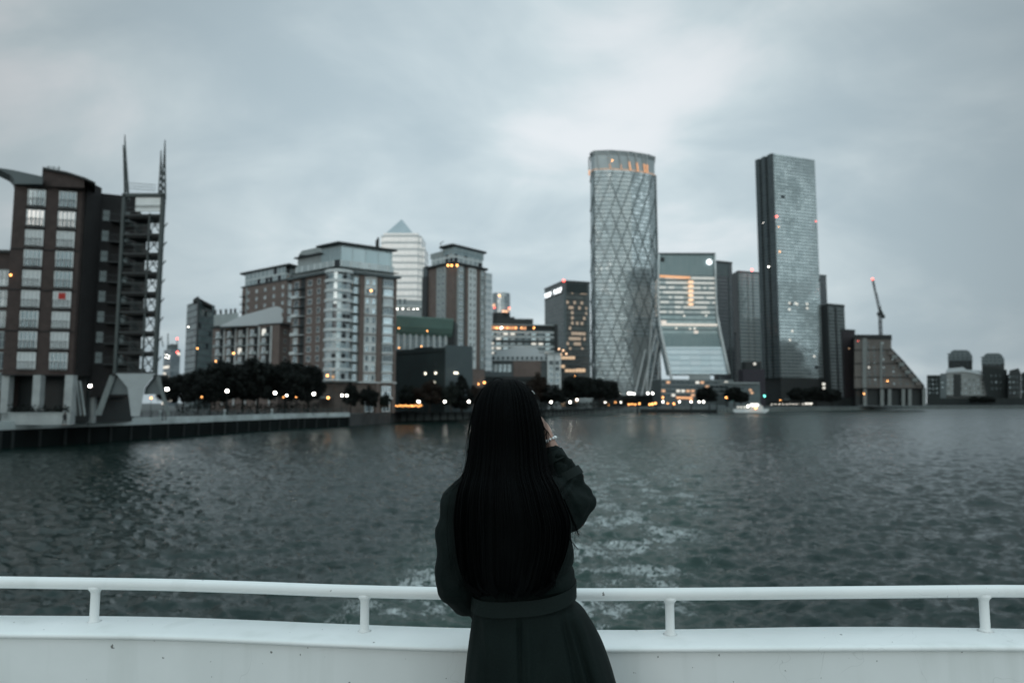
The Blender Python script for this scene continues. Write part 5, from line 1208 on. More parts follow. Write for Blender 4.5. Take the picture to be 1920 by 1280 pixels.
far_l = [(1058, 737, LAMPW, .6, 'upper white lamp left of a touching pair beside the dark tree'), (1067, 735.5, LAMPW, .6, 'upper white lamp right of a touching pair beside the dark tree'), (1048, 761, LAMPW, .35, 'small low lamp near the waterline right of the hair'),
    (1082, 749, LAMPW, .55, 'pale lamp between the pair and the brightest one'), (1097, 737, LAMPW, .5, 'upper lamp above the brightest lamp'), (1100, 754, LAMPW, .95, 'brightest white lamp in front of the pale kiosk'),
    (1131, 737, LAMPW, .75, 'large upper lamp under the lattice tower foot'), (1138, 740, LAMPW, .4, 'small lamp hugging the large upper one'), (1150, 737, LAMPW, .75, 'upper lamp in the middle below the lattice tower'),
    (1163, 737, LAMPW, .75, 'upper lamp right of the middle one below the lattice tower'), (1179, 737, LAMPW, .65, 'left lamp of three touching under the lattice tower'), (1184, 737, LAMPW, .65, 'centre lamp of three touching under the lattice tower'), (1189, 738, LAMPW, .5, 'right lamp of three touching under the lattice tower'),
    (1215, 737, LAMPW, .6, 'left upper lamp between the splayed legs'), (1224, 737, LAMPW, .6, 'right upper lamp between the splayed legs'), (1135, 754, LAMPW, .5, 'lower white lamp left of the orange glow'), (1164, 754, LAMPW, .5, 'lower white lamp right of the orange glow'),
    (1243, 753, LAMPW, .5, 'white lamp below the orange one by the tower edge'), (1243, 745, LAMPO, .6, 'orange lamp at the white curved edge foot'), (1274, 753, LAMPW, .5, 'white lamp under the orange canopy'), (1296, 753, LAMPW, .5, 'white lamp at the right end of the orange canopy'),
    (1311, 753, LAMPW, .5, 'white lamp left of a pair before the round tree'), (1319, 753, LAMPW, .6, 'white lamp right of a pair before the round tree'), (1362, 745, LAMPO, .6, 'orange lamp between the podium tree and the pavilion tree'),
    (1141, 758, LAMPO, .7, 'orange lamp in the glow below the lattice tower'), (1154, 754, LAMPO, .5, 'dimmer orange lamp right of the glow'), (1179, 758, LAMPO, .55, 'orange lamp, first of the low row'), (1185, 757, LAMPO, .5, 'orange lamp, second of the low row'), (1191, 758, LAMPO, .5, 'orange lamp, third of the low row'), (1199, 756.5, LAMPO, .6, 'orange lamp ending the low row'),
    (1218, 758, LAMPO, .6, 'orange lamp left in the cluster by the pier'), (1223, 757, LAMPO, .75, 'orange lamp central in the cluster by the pier'), (1229, 756, LAMPO, .75, 'orange lamp right in the cluster by the pier'), (1252, 756, LAMPO, .45, 'orange lamp left of the larger one by the pier'), (1263, 757, LAMPO, .8, 'large low orange lamp under the canopy')]
for px, py, m_, r, lab in far_l: lamp(px, py, 425, m_, r*.8, lab, G3)
for i, (px, py, m_, r, lab) in enumerate([(1376, 749, LAMPT, .35, 'faint teal signal lamp left of the river boat'), (1434, 742, LAMPT, .6, 'teal signal lamp right of the river boat'), (1546, 720, LITC, 1.2, 'upper pale lamp by the dark residential tower'), (1546, 727, LITC, 1.0, 'lower pale lamp by the dark residential tower'), (1463, 750, LAMPO, .35, 'dull orange lamp at the slab tower foot')]):
    lamp(px, py, 540, m_, r, lab, G3)
DIMW = mat('dim_white_globe', (.9, .9, .85), emit=(1, .93, .82), estr=3)
for i, px in enumerate([1447, 1454, 1461, 1468, 1475, 1481, 1487, 1493, 1499, 1505]):
    lamp(px, 757.3, 590, DIMW, .42, 'pale lamp in the evenly spaced waterside row at the slab tower foot', 'evenly spaced waterside lamps')
for i, px in enumerate([1511, 1516, 1521]): lamp(px, 756.6, 590, DIMW, .75, 'brighter lamp at the right end of the waterside lamp row', 'brighter waterside lamps')
for i, px in enumerate([896, 908]):
    lamp(px, (720, 717)[i], 300, LAMPO, .42, ('lower orange lamp left of the head', 'upper orange lamp touching the hair outline')[i], 'orange lamps by the head')
# string of orange lights
s = thing('string_lights', 'dense string of orange lights low in front of the dark green hall', 'string lights', F(742, 205)+(GZ,))
bm = BM(); 
for i in range(17):
    p = P(743+i*2.95, 760.5+1.0*math.sin(i*1.9), 205+.3*math.sin(i)); ball(bm, p, .14 if i != 10 else .2, 8, 6)
put('bulb', bm, LAMPO, s)['kind'] = 'stuff'
bm = BM(); tube(bm, [P(741+i*3, 759.6+.5*math.sin(i*1.9), 205) for i in range(18)], .03, 5); put('cable', bm, DKGREY, s)
bm = BM()
for x in (741, 793): bar(bm, (P(x, 755, 205).x, 205, GZ), P(x, 758.5, 205), .12)
put('post', bm, DKGREY, s)
# orange canopy, kiosk, van-like shelter
c = thing('orange_canopy', 'orange-lit canopy frame under the flared tower foot', 'canopy', F(1268, 440)+(GZ,))
bm = BM(); psolid(bm, [(1268, 743.5), (1298, 744), (1299, 747.5), (1268, 747)], 440, 3); psolid(bm, [(1293, 747.6), (1299, 747.6), (1298, 752), (1293, 752)], 440, 2); put('lit_fascia', bm, GLOWO, c)
bm = BM()
for x in (1269, 1283, 1298): bar(bm, (P(x, 755, 441).x, 441, GZ), P(x, 745, 441), .3)
put('post', bm, DKGREY, c)
c = thing('kiosk', 'small pale kiosk behind the brightest lamp', 'kiosk', F(1092, 405)+(GZ,))
bm = BM(); psolid(bm, [(1083, 752), (1088, 748), (1110, 748), (1110, 766), (1083, 766)], 405, 6); put('wall', bm, GREY, c)
bm = BM(); psolid(bm, [(1082, 751.5), (1088, 746.5), (1112, 746.5), (1112, 748), (1088, 748), (1083, 752)], 404.6, 7); put('roof', bm, WHITE, c)
c = thing('pillar_monolith', 'plain pale pillar standing under the lattice tower', 'pillar', F(1115, 420)+(GZ,))
bm = BM(); psolid(bm, [(1109, 734), (1121, 734), (1121, 764), (1109, 764)], 420, 3); put('shaft', bm, GREY, c)
bm = BM(); psolid(bm, [(1108.5, 732.8), (1121.5, 732.8), (1121.5, 734), (1108.5, 734)], 419.8, 3.4); put('capstone', bm, CONC, c)

# pier and river boat
pr = thing('pier', 'dark floating pier on piles below the curved glass tower', 'pier', (G(1250, 774).x, G(1250, 774).y, 0))
dk = 395
bm = BM(); psolid(bm, [(1200, 767), (1345, 767.5), (1345, 774.5), (1200, 774)], dk-14, 9); put('pontoon', bm, DKCONC, pr)
bm = BM(); psolid(bm, [(1195, 762), (1262, 763), (1262, 764.6), (1195, 764)], dk-12, 6); put('walkway_roof', bm, MIDGREY, pr)
bm = BM(); psolid(bm, [(1325, 757), (1360, 760), (1360, 768), (1325, 768)], dk-12, 5); put('shelter', bm, MIDGREY, pr)
for x in (1196, 1230, 1262, 1296, 1330, 1344): bm = BM(); a = P(x, 760, dk-15); bar(bm, (a.x, a.y, -2), (a.x, a.y, 5.5), .8, sides=8); put('pile', bm, DKGREY, pr)
bt = thing('river_boat', 'white river boat with lit cabin moored right of the pier', 'boat', (G(1410, 772).x, 372, 0))
bm = BM(); psolid(bm, [(1374, 769), (1378, 773.4), (1436, 773.8), (1443, 768), (1441, 766.5), (1376, 767)], 372, 6); put('hull', bm, WHITE, bt)
bm = BM(); psolid(bm, [(1377, 766.9), (1380, 760), (1406, 757.5), (1406, 766.9)], 373, 4); put('dark_cabin', bm, MIDGREY, bt)
bm = BM(); psolid(bm, [(1406.2, 766.7), (1406.2, 755), (1422, 755), (1430, 761), (1432, 766.5)], 372.8, 4.4); wh = put('wheelhouse', bm, WHITE, bt)
bm = BM(); psolid(bm, [(1407.5, 757.2), (1422, 757.2), (1422, 760.6), (1407.5, 760.6)], 372.6, .3); put('lit_window', bm, mat('bright_cabin_glass', (.9, .9, .9), emit=(1, .97, .92), estr=2.6), wh)
bm = BM(); 
for x in (1382, 1388, 1394, 1400): psolid(bm, [(x, 762), (x+3.6, 761.6), (x+3.6, 764.6), (x, 764.6)], 372.8, .2)
put('side_window', bm, LITC, bt)
wlight(bt, 1403, 761, 371, LAMPW, .42, 'deck_light'); wlight(bt, 1417, 764, 371, LAMPO, .55, 'deck_light')

# ================================================================== PEOPLE
def capsule(bm, a, b, ra, rb, n=14):
    a = Vector(a); b = Vector(b); pts, rad = [], []; L_ = (b-a).length; d = (b-a)/max(L_, 1e-6)
    for t in (-.96, -.8, -.5, 0): pts.append(a+d*ra*t); rad.append(ra*math.sqrt(max(1-t*t, .02)))
    for t in (.25, .5, .75): pts.append(a.lerp(b, t)); rad.append(ra+(rb-ra)*t)
    for t in (0, .5, .8, .96): pts.append(b+d*rb*t); rad.append(rb*math.sqrt(max(1-t*t, .02)))
    tube(bm, pts, rad, n)
def ellip(bm, c, r, rot=None):
    M = Matrix.Translation(c) @ (rot or Matrix.Identity(4)) @ Matrix.Diagonal((r[0], r[1], r[2], 1)); bmesh.ops.create_uvsphere(bm, u_segments=24, v_segments=16, radius=1, matrix=M)
def ringloft(bm, rings):
    """closed loft through rings of points"""
    R_ = [[bm.verts.new(p) for p in r] for r in rings]; n = len(rings[0])
    for i in range(len(R_)-1):
        for k in range(n): j = (k+1) % n; bm.faces.new((R_[i][k], R_[i][j], R_[i+1][j], R_[i+1][k]))
    bm.faces.new(R_[0][::-1]); bm.faces.new(R_[-1]); bmesh.ops.recalc_face_normals(bm, faces=bm.faces[:])
def fuse(bm, vox, smooth=4, name='fused'):
    me = bpy.data.meshes.new('t'); bmesh.ops.recalc_face_normals(bm, faces=bm.faces[:]); bm.to_mesh(me); bm.free()
    o = bpy.data.objects.new('t', me); COL.objects.link(o)
    m = o.modifiers.new('r', 'REMESH'); m.mode = 'VOXEL'; m.voxel_size = vox
    s = o.modifiers.new('s', 'SMOOTH'); s.factor = .5; s.iterations = smooth
    dg = bpy.context.evaluated_depsgraph_get(); ev = o.evaluated_get(dg); out = bpy.data.meshes.new_from_object(ev)
    bpy.data.objects.remove(o); bpy.data.meshes.remove(me)
    out.name = name; out.materials.clear()
    for p in out.polygons: p.use_smooth = True
    return out
def getco(me): a = np.empty(len(me.vertices)*3, np.float32); me.vertices.foreach_get('co', a); return a.reshape(-1, 3)
def setco(me, a): me.vertices.foreach_set('co', a.ravel()); me.update()
SKIN = mat('skin', (.36, .22, .17), .5, var=.06, scale=8)
HAIRM = mat('black_hair', (.0010, .0016, .0018), .68, var=.3, scale=20, spec=.055)
COAT = mat('dark_green_coat_cloth', (.0056, .0104, .0096), .74, var=.3, scale=5, bump=.25, bscale=260, spec=.10)
def catmull(pts, n):
    out = []
    for i in range(len(pts)-1):
        p0 = pts[max(i-1, 0)]; p1 = pts[i]; p2 = pts[i+1]; p3 = pts[min(i+2, len(pts)-1)]
        for k in range(n):
            t = k/n; out.append(tuple(.5*((2*b)+(-a+c)*t+(2*a-5*b+4*c-d)*t*t+(-a+3*b-3*c+d)*t**3) for a, b, c, d in zip(p0, p1, p2, p3)))
    out.append(tuple(pts[-1])); return out
def woman():
    D = 2.12
    per = thing('person', 'woman with long black hair in dark trench coat at the rail, seen from behind', 'person', (.02, D, DECK))
    def W_(px, py, d=D): return P(px, py, d)
    z = lambda h: DECK+h
    # ---- body
    bm = BM(); hc = W_(951, 792, 2.13)
    ellip(bm, hc+Vector((0, -.012, .018)), (.076, .093, .095)); ellip(bm, hc+Vector((0, .03, -.045)), (.056, .062, .070)); ellip(bm, hc+Vector((0, .055, -.092)), (.026, .026, .022))
    ellip(bm, hc+Vector((0, .102, -.022)), (.012, .017, .020)); capsule(bm, hc+Vector((0, .088, .02)), hc+Vector((0, .104, -.022)), .008, .010)
    for s in (-1, 1):
        ellip(bm, hc+Vector((s*.077, .0, -.02)), (.008, .018, .030)); ellip(bm, hc+Vector((s*.03, .078, .004)), (.014, .010, .008)); capsule(bm, hc+Vector((s*.012, .086, .02)), hc+Vector((s*.045, .074, .022)), .006, .004)
        ellip(bm, hc+Vector((s*.04, .055, -.045)), (.022, .022, .018))
    ellip(bm, hc+Vector((0, .092, -.056)), (.021, .009, .006)); ellip(bm, hc+Vector((0, .091, -.066)), (.018, .009, .006))
    nb = W_(953, 885, 2.11); capsule(bm, hc+Vector((0, -.01, -.06)), nb, .045, .05)
    sL, sR = W_(872, 925, 2.12), W_(1033, 920, 2.12); ch = W_(953, 960, 2.13); wa = W_(978, 1090, 2.13); pv = Vector((wa.x+.005, 2.13, z(.88)))
    capsule(bm, sL, sR, .045, .045); capsule(bm, nb, ch, .06, .10); ellip(bm, ch, (.135, .095, .15)); capsule(bm, ch, wa, .10, .085); ellip(bm, pv, (.15, .105, .12)); capsule(bm, wa, pv, .09, .10)
    eL = W_(853, 1100, 2.10); wL = Vector((-.16, 2.40, 5.345)); capsule(bm, sL, eL, .042, .034); capsule(bm, eL, wL, .034, .022)
    eR = W_(1086, 945, 2.17); wR = W_(1030, 832, 2.20); capsule(bm, sR, eR, .042, .034); capsule(bm, eR, wR, .034, .0225)
    for s in (-1, 1):
        hip = pv+Vector((s*.075, 0, -.03)); kn = Vector((pv.x+s*.085, 2.12, z(.47))); an = Vector((pv.x+s*.09, 2.10, z(.09))); capsule(bm, hip, kn, .082, .052); capsule(bm, kn, an, .052, .034)
        capsule(bm, an+Vector((0, 0, -.02)), an+Vector((s*.01, .15, -.055)), .036, .026)
    # left hand laid over the rail, fingers curled down its far side
    pl = Vector((-.150, 2.47, 5.352)); capsule(bm, wL, pl, .022, .026); ellip(bm, pl, (.040, .036, .015))
    for k, (dx, ln) in enumerate(((-.030, .030), (-.010, .037), (.010, .034), (.029, .026))):
        a = pl+Vector((dx, .030, .002)); b = a+Vector((dx*.15, ln, -.006)); c = b+Vector((0, .012, -.024)); e = c+Vector((0, -.006, -.018)); capsule(bm, a, b, .009, .0085, 10); capsule(bm, b, c, .0085, .008, 10); capsule(bm, c, e, .008, .007, 10)
    capsule(bm, pl+Vector((.030, -.012, 0)), pl+Vector((.056, .018, -.006)), .011, .009, 10); capsule(bm, pl+Vector((.056, .018, -.006)), pl+Vector((.058, .044, -.014)), .009, .008, 10)
    # right hand at the cheek, fingers loosely curled towards the face
    dr = Vector((-.33, .35, .88)).normalized(); sd = Vector((.2, .85, -.2)).normalized(); nr = dr.cross(sd).normalized(); pr = wR+dr*.055
    rot = Matrix((sd, nr, dr)).transposed().to_4x4(); ellip(bm, pr, (.037, .016, .045), rot); capsule(bm, wR, pr, .022, .022)
    for k, (dx, ln) in enumerate(((-.028, .032), (-.009, .040), (.010, .037), (.028, .028))):
        a = pr+dr*.036+sd*dx; c1 = (dr+Vector((-.5, .25, 0))).normalized(); b = a+c1*ln; c2 = Vector((-.8, .45, .25)).normalized(); c = b+c2*.024; e = c+Vector((-.75, .45, -.35)).normalized()*.018
        capsule(bm, a, b, .009, .0085, 10); capsule(bm, b, c, .0085, .008, 10); capsule(bm, c, e, .008, .007, 10)
    a = pr-dr*.012-sd*.03; b = a+(dr*.6-sd*.9).normalized()*.034; capsule(bm, a, b, .0115, .0095, 10); capsule(bm, b, b+Vector((-.4, .2, .8)).normalized()*.024, .0095, .008, 10)
    put('body', fuse(bm, .0045, 3, 'body'), SKIN, per)
    # ---- coat
    prof = [(872, 925, 985, .058, 2.10), (884, 898, 1012, .075, 2.10), (900, 874, 1036, .095, 2.11), (925, 852, 1058, .112, 2.12), (960, 850, 1064, .122, 2.12), (1000, 858, 1070, .126, 2.12), (1040, 869, 1075, .125, 2.12), (1066, 878, 1077, .126, 2.12), (1084, 884, 1075, .122, 2.12),
            (1100, 893, 1067, .108, 2.125), (1122, 892, 1071, .108, 2.125), (1140, 887, 1093, .118, 2.125), (1165, 884, 1110, .128, 2.125), (1200, 879, 1129, .140, 2.125), (1240, 874, 1144, .152, 2.125), (1280, 870, 1156, .163, 2.125), (1400, 860, 1187, .185, 2.125), (1520, 853, 1208, .20, 2.12)]
    prof = catmull(prof, 5); rings = []; N = 120
    for (y, l, r, ry, d) in prof:
        a, b = W_(l, y, d), W_(r, y, d); c = (a+b)/2; rx = (b.x-a.x)/2; rg = []
        k = max(0, min(1, (y-1105)/110))
        for i in range(N):
            t = 2*math.pi*i/N; w = 1+k*(.026*math.sin(7*t+1.1+y*.004)+.014*math.sin(12*t+2.0-y*.003))*(.35+.65*abs(math.sin(t)))
            ex = 2.6; cx_ = math.copysign(abs(math.cos(t))**(2/ex), math.cos(t)); sy_ = math.copysign(abs(math.sin(t))**(2/ex), math.sin(t))
            ww = w if abs(math.cos(t)) < .93 else 1+(w-1)*.3
            rg.append((c.x+rx*cx_*ww, c.y+ry*sy_*w, c.z))
        rings.append(rg)
    bm = BM(); ringloft(bm, rings)
    capsule(bm, W_(868, 938, 2.12), W_(852, 1000, 2.11), .055, .058); capsule(bm, W_(853, 1000, 2.11), W_(854, 1092, 2.10), .058, .060); capsule(bm, W_(856, 1098, 2.105), W_(876, 1121, 2.16), .058, .054)
    capsule(bm, W_(876, 1121, 2.16), wL+Vector((0, -.02, -.012)), .054, .036); capsule(bm, W_(872, 932, 2.12), W_(930, 893, 2.11), .060, .062); capsule(bm, W_(862, 945, 2.12), W_(853, 1095, 2.105), .060, .060)
    capsule(bm, W_(1030, 930, 2.12), W_(1070, 940, 2.15), .064, .060); capsule(bm, W_(1070, 940, 2.15), W_(1103, 940, 2.17), .058, .028); capsule(bm, W_(1045, 955, 2.13), W_(1068, 972, 2.15), .055, .040); capsule(bm, W_(1103, 940, 2.17), W_(1072, 976, 2.15), .028, .034); capsule(bm, W_(1092, 926, 2.17), W_(1060, 912, 2.16), .034, .050)
    capsule(bm, W_(1062, 900, 2.175), W_(1036, 852, 2.19), .043, .030); capsule(bm, W_(1050, 905, 2.16), W_(1074, 898, 2.165), .036, .034)
    me = fuse(bm, .0046, 4, 'coat'); co = getco(me)
    nrm = np.array([v.normal[:] for v in me.vertices], np.float32)
    X_, Y_, Zc = co.T
    def fold(x, y, zz, f, sx, sz, sd):
        return np.sin(f*(x*sx+zz*sz)+2.2*np.sin(9*zz+sd)+1.6*np.sin(11*x+sd*2)+sd)
    blouse = np.clip((Zc-(z(.97)))/.06, 0, 1); sleeve = ((X_ > .135) & (Zc > z(1.08))).astype(np.float32)
    armL = ((X_ < -.13) & (Zc > z(.85))).astype(np.float32)
    amp = .0012*blouse+.0014*sleeve+.0010*armL
    dsp = amp*(fold(X_, Y_, Zc, 42, .8, 1, .4)+.6*fold(X_, Y_, Zc, 70, -1, .7, 2.1))
    pvt = W_(1038, 893, 2.17); ang = np.arctan2(Zc-pvt.z, X_-pvt.x); rr_ = np.hypot(Zc-pvt.z, X_-pvt.x)
    rad_ = sleeve*np.clip((rr_-.02)/.04, 0, 1)*np.clip((.20-rr_)/.05, 0, 1)
    dsp += rad_*(.0030*np.sin(9*ang+1.5*np.sin(22*rr_)+.5)+.0012*np.sin(21*ang+50*rr_+1.3))
    dsp -= .009*np.exp(-((rr_-.048-.010*np.sin(2*ang))/.0045)**2)*sleeve*(ang > -1.2); dsp += .006*np.exp(-((rr_-.062-.010*np.sin(2*ang))/.008)**2)*sleeve*(ang > -1.2)
    # bloused fold over the belt on the right
    dsp += .010*np.exp(-((Zc-(z(1.005)+.05*(X_-.12)))/.016)**2)*np.clip((X_-.02)/.08, 0, 1)*blouse
    dsp -= .008*np.exp(-((Zc-(z(1.04)+.35*(X_-.12)))/.010)**2)*np.clip((X_-.06)/.06, 0, 1)
    # centre back pleat of the skirt
    kk = np.clip((z(.93)-Zc)/.1, 0, 1)
    tz = (z(.93)-Zc)
    for x0_, x1_, dep, wd in ((.150, .235, .014, .010), (.170, .290, .014, .008), (.020, .030, .014, .006), (-.10, -.05, .007, .022), (.09, .03, .006, .024)):
        xc_ = x0_+(x1_-x0_)*tz/.4; dsp -= dep*np.exp(-((X_-xc_)/wd)**2)*np.clip((tz+.03)/.05, 0, 1)*(Y_ < 2.13); dsp += dep*.6*np.exp(-((X_-xc_-.02)/.013)**2)*np.clip((tz+.02)/.06, 0, 1)*(Y_ < 2.13)
    kk = kk; dsp -= .010*np.exp(-((X_-.035-.02*(z(.9)-Zc))/.007)**2)*kk*(Y_ < 2.12)
    dsp += kk*(Y_ < 2.14)*.0022*np.sin(26*X_+9*Zc+2*np.sin(7*Zc+4*X_))
    bl2 = blouse*(1-sleeve)*(np.abs(X_) < .14); dsp += bl2*.003*np.sin(55*Zc+9*X_)*np.clip((z(1.15)-Zc)/.1, 0, 1)
    co += nrm*dsp[:, None]; setco(me, co); coat = put('coat', me, COAT, per)
    # belt, loop, collar, sleeve strap, cuff
    def band(name, yc_l, yc_r, h, prof_l, prof_r, ry, d, grow_, m_, yoff=0, N=180):
        bm = BM(); R_ = []
        for s, off in ((-1, .0), (-1, .003), (1, .003), (1, .0)):
            rg = []
            for i in range(N):
                t = 2*math.pi*i/N; a, b = W_(prof_l, yc_l, d), W_(prof_r, yc_r, d); c = (a+b)/2; rx = (b.x-a.x)/2+grow_+off; f = (math.cos(t)+1)/2
                ex = 2.6; cx_ = math.copysign(abs(math.cos(t))**(2/ex), math.cos(t)); sy_ = math.copysign(abs(math.sin(t))**(2/ex), math.sin(t))
                zz = a.z+(b.z-a.z)*f-.012*math.sin(t*1.0)**2*(1 if math.sin(t) < 0 else 0)+s*h/2
                rg.append(bm.verts.new((c.x+rx*cx_, c.y+(ry+grow_+off)*sy_, zz)))
            R_.append(rg)
        R_.append(R_[0])
        for i in range(4):
            for k in range(N): j = (k+1) % N; bm.faces.new((R_[i][k], R_[i][j], R_[i+1][j], R_[i+1][k]))
        bmesh.ops.recalc_face_normals(bm, faces=bm.faces[:]); return put(name, bm, m_, per)
    BELTM = mat('belt_cloth', (.0078, .0138, .0128), .7, var=.15, scale=6, bump=.2, bscale=260, spec=.15)
    band('belt', 1123, 1099, .044, 887, 1076, .115, 2.125, .004, BELTM)
    bm = BM(); tube(bm, [W_(1071, 1083, 2.10), W_(1075, 1088, 2.08), W_(1079, 1098, 2.08), W_(1080, 1112, 2.10)], .0022, 6); put('belt_loop', bm, HAIRM, per)
    bm = BM(); rings = []
    for y, l, r, ry in ((858, 921, 984, .052), (868, 915, 992, .062), (884, 903, 1006, .080)):
        a, b = W_(l, y, 2.11), W_(r, y, 2.11); c = (a+b)/2; rings.append([(c.x+(b.x-a.x)/2*math.cos(t), c.y+ry*math.sin(t), c.z) for t in np.linspace(0, 2*math.pi, 33)[:-1]])
    ringloft(bm, rings); put('collar', bm, COAT, per, smooth=True)
    ax = (W_(1036, 846, 2.19)-W_(1074, 915, 2.17)).normalized()
    def sleeve_ring(name, c, r, h, m_, tilt=0):
        s = ax.orthogonal().normalized(); t = ax.cross(s); bm = BM(); R_ = []
        for u, rr in ((-h, r), (-h, r+.004), (h, r*.94+.004), (h, r*.94)):
            R_.append([bm.verts.new(c+ax*u+(s*math.cos(a)+t*math.sin(a))*rr) for a in np.linspace(0, 2*math.pi, 33)[:-1]])
        R_.append(R_[0])
        for i in range(4):
            for k in range(32): j = (k+1) % 32; bm.faces.new((R_[i][k], R_[i][j], R_[i+1][j], R_[i+1][k]))
        bmesh.ops.recalc_face_normals(bm, faces=bm.faces[:]); put(name, bm, m_, per)
    sleeve_ring('cuff', W_(1039, 857, 2.19), .0345, .016, BELTM); sleeve_ring('sleeve_strap', W_(1062, 893, 2.175), .050, .014, BELTM)
    # bracelet
    bm = BM(); wx = (wR-eR).normalized(); s = wx.orthogonal().normalized(); t = wx.cross(s); wc = wR+dr*.010
    for i in range(15): a = 2*math.pi*i/15; ball(bm, wc+(s*math.cos(a)+t*math.sin(a))*.027, .0046 if i % 3 else .0062, 10, 8)
    put('bracelet', bm, mat('pearl_bead', (.75, .76, .76), .18, .3, var=.1, scale=40), per, smooth=True)
    # ---- hair
    hp = [(709, 941, 957, .010, 2.118), (712, 929, 968, .030, 2.115), (718, 917, 979, .050, 2.112), (730, 905, 993, .074, 2.108), (750, 895, 1004, .096, 2.102), (780, 888, 1012, .112, 2.10), (810, 883.5, 1018, .112, 2.10), (842, 880, 1022, .100, 2.09), (870, 876, 1025, .090, 2.070), (892, 870, 1032, .076, 2.045),
          (912, 862, 1044, .064, 2.018), (940, 856, 1055, .054, 1.995), (970, 853, 1066, .047, 1.985), (1000, 854, 1067, .042, 1.982), (1035, 858, 1060, .038, 1.978), (1062, 863, 1050, .033, 1.974), (1084, 871, 1040, .027, 1.970), (1098, 882, 1028, .020, 1.968), (1108, 900, 1012, .010, 1.968)]
    hp = catmull(hp, 8); N = 260; rings = []
    rg_ = np.random.RandomState(5); ph = rg_.uniform(0, 6.28, 8); fr = [11, 19, 31, 47, 63, 83, 7, 101]; am = [.0015, .0012, .0010, .0006, .0005, .0004, .0030, .0003]
    def hring(y, l, r, ry, d, N, add=0.0):
        a, b = W_(l, y, d), W_(r, y, d); c = (a+b)/2; rx = (b.x-a.x)/2; out = []
        k = min(1, max(.15, (y-712)/80)); kb = 1+max(0, (y-900)/150)
        for i in range(N):
            t = 2*math.pi*i/N; g = sum(am[j]*math.sin(fr[j]*t+ph[j]+(y-700)*.004*(j-3)) for j in range(8))*k*kb
            side = abs(math.cos(t))**3; g2 = g*(1-.75*side)
            jag = max(0, (y-985)/120)**1.5*(.010*math.sin(7*t+1)+.007*math.sin(17*t+2)+.006*math.sin(31*t+4)); out.append((c.x+(rx+g2*.6+add)*math.cos(t), c.y+(ry+g2+add)*math.sin(t), c.z+jag))
        return out
    bm = BM(); ringloft(bm, [hring(*h, N) for h in hp]); hair = put('hair', bm, HAIRM, per, smooth=True)
    V, Fc = [], []; rg = random.Random(9)
    for k in range(2600):
        t = rg.uniform(-.15, math.pi+.15)+math.pi; stray = rg.random() < .05
        off = rg.uniform(.0005, .005) if not stray else rg.uniform(.004, .014); y0 = rg.uniform(0, .25); y1 = rg.uniform(.82, 1.05) if rg.random() < .75 else rg.uniform(.4, .9)
        wv = rg.uniform(-.06, .06); f1 = rg.uniform(2, 6); p1 = rg.uniform(0, 6.28); prev = None; w = rg.uniform(.0005, .0011); nseg = 22
        for i in range(nseg+1):
            u = min(y0+(y1-y0)*i/nseg, .999+max(0, 0)); uu = min(u, 1)*(len(hp)-1); i0 = int(min(uu, len(hp)-2)); fr_ = uu-i0
            h = [a+(b-a)*fr_ for a, b in zip(hp[i0], hp[i0+1])]
            a, b = W_(h[1], h[0], h[4]), W_(h[2], h[0], h[4]); c = (a+b)/2; rx = (b.x-a.x)/2; tt = t+wv*math.sin(f1*u+p1); o2 = off*(1+(2.2*u if stray else 0))
            p = Vector((c.x+(rx+o2*.8)*math.cos(tt), c.y+(h[3]+o2)*math.sin(tt), c.z))
            if u > 1: p.z -= (u-1)*.5
            sx = Vector((-math.sin(tt), math.cos(tt), 0))*w*(1 if i < nseg-3 else .4)
            n0 = len(V); V += [p-sx, p+sx]
            if prev is not None: Fc.append((prev, prev+1, n0+1, n0))
            prev = n0
    # tips hanging below and loose wisps at both sides
    def wisp(pts, w=.0008):
        prev = None; pts = catmull(pts, 6)
        for i, p in enumerate(pts):
            p = Vector(p); ww = w*(1-.8*i/len(pts)); n0 = len(V); V.extend([p-Vector((ww, 0, 0)), p+Vector((ww, 0, 0))])
            if prev is not None: Fc.append((prev, prev+1, n0+1, n0))
            prev = n0
    for k in range(620):
        x = rg.uniform(875, 1040); l = rg.uniform(6, 40)*(1-abs(x-958)/140); wisp([tuple(W_(x, 1070, 1.955)), tuple(W_(x+rg.uniform(-3, 3), 1090, 1.96)), tuple(W_(x+rg.uniform(-9, 9), 1092+l, 1.985))], .0011)
    for pts in ([(1066, 955), (1078, 985), (1088, 1000), (1104, 1008)], [(1064, 950), (1076, 982), (1083, 997), (1088, 1006)], [(1068, 1010), (1074, 1020), (1080, 1027), (1086, 1030)], [(1058, 935), (1072, 972), (1078, 990), (1082, 1003)], [(884, 810), (879, 845), (872, 880), (856, 905)], [(880, 845), (873, 875), (862, 897), (852, 910)], [(878, 868), (868, 893), (856, 905), (842, 915)],
                [(875, 885), (863, 903), (848, 917), (836, 927)], [(888, 770), (880, 805), (877, 840), (874, 870)], [(1020, 802), (1027, 812), (1031, 818), (1034, 820)], [(1012, 780), (1021, 805), (1027, 830), (1028, 850)], [(905, 728), (893, 752), (886, 780), (882, 810)], [(942, 712), (930, 708), (921, 714), (914, 722)]):
        for q in range(4): wisp([tuple(W_(x+rg.uniform(-1.5, 1.5)*(i+.5), y+rg.uniform(-1.5, 1.5), 2.06 if y < 900 else 2.01)) for i, (x, y) in enumerate(pts)], .0011)
    me = bpy.data.meshes.new('strands'); me.from_pydata(V, [], Fc); me.materials.append(HAIRM); o = bpy.data.objects.new('strands', me); COL.objects.link(o); o.parent = hair; o['kind'] = 'stuff'
    bm = BM(); capsule(bm, W_(998, 733, 2.05), W_(1002, 738, 2.06), .0016, .0016, 8); put('hair_clip', bm, mat('clip_metal', (.8, .8, .8), .2, .9), per)
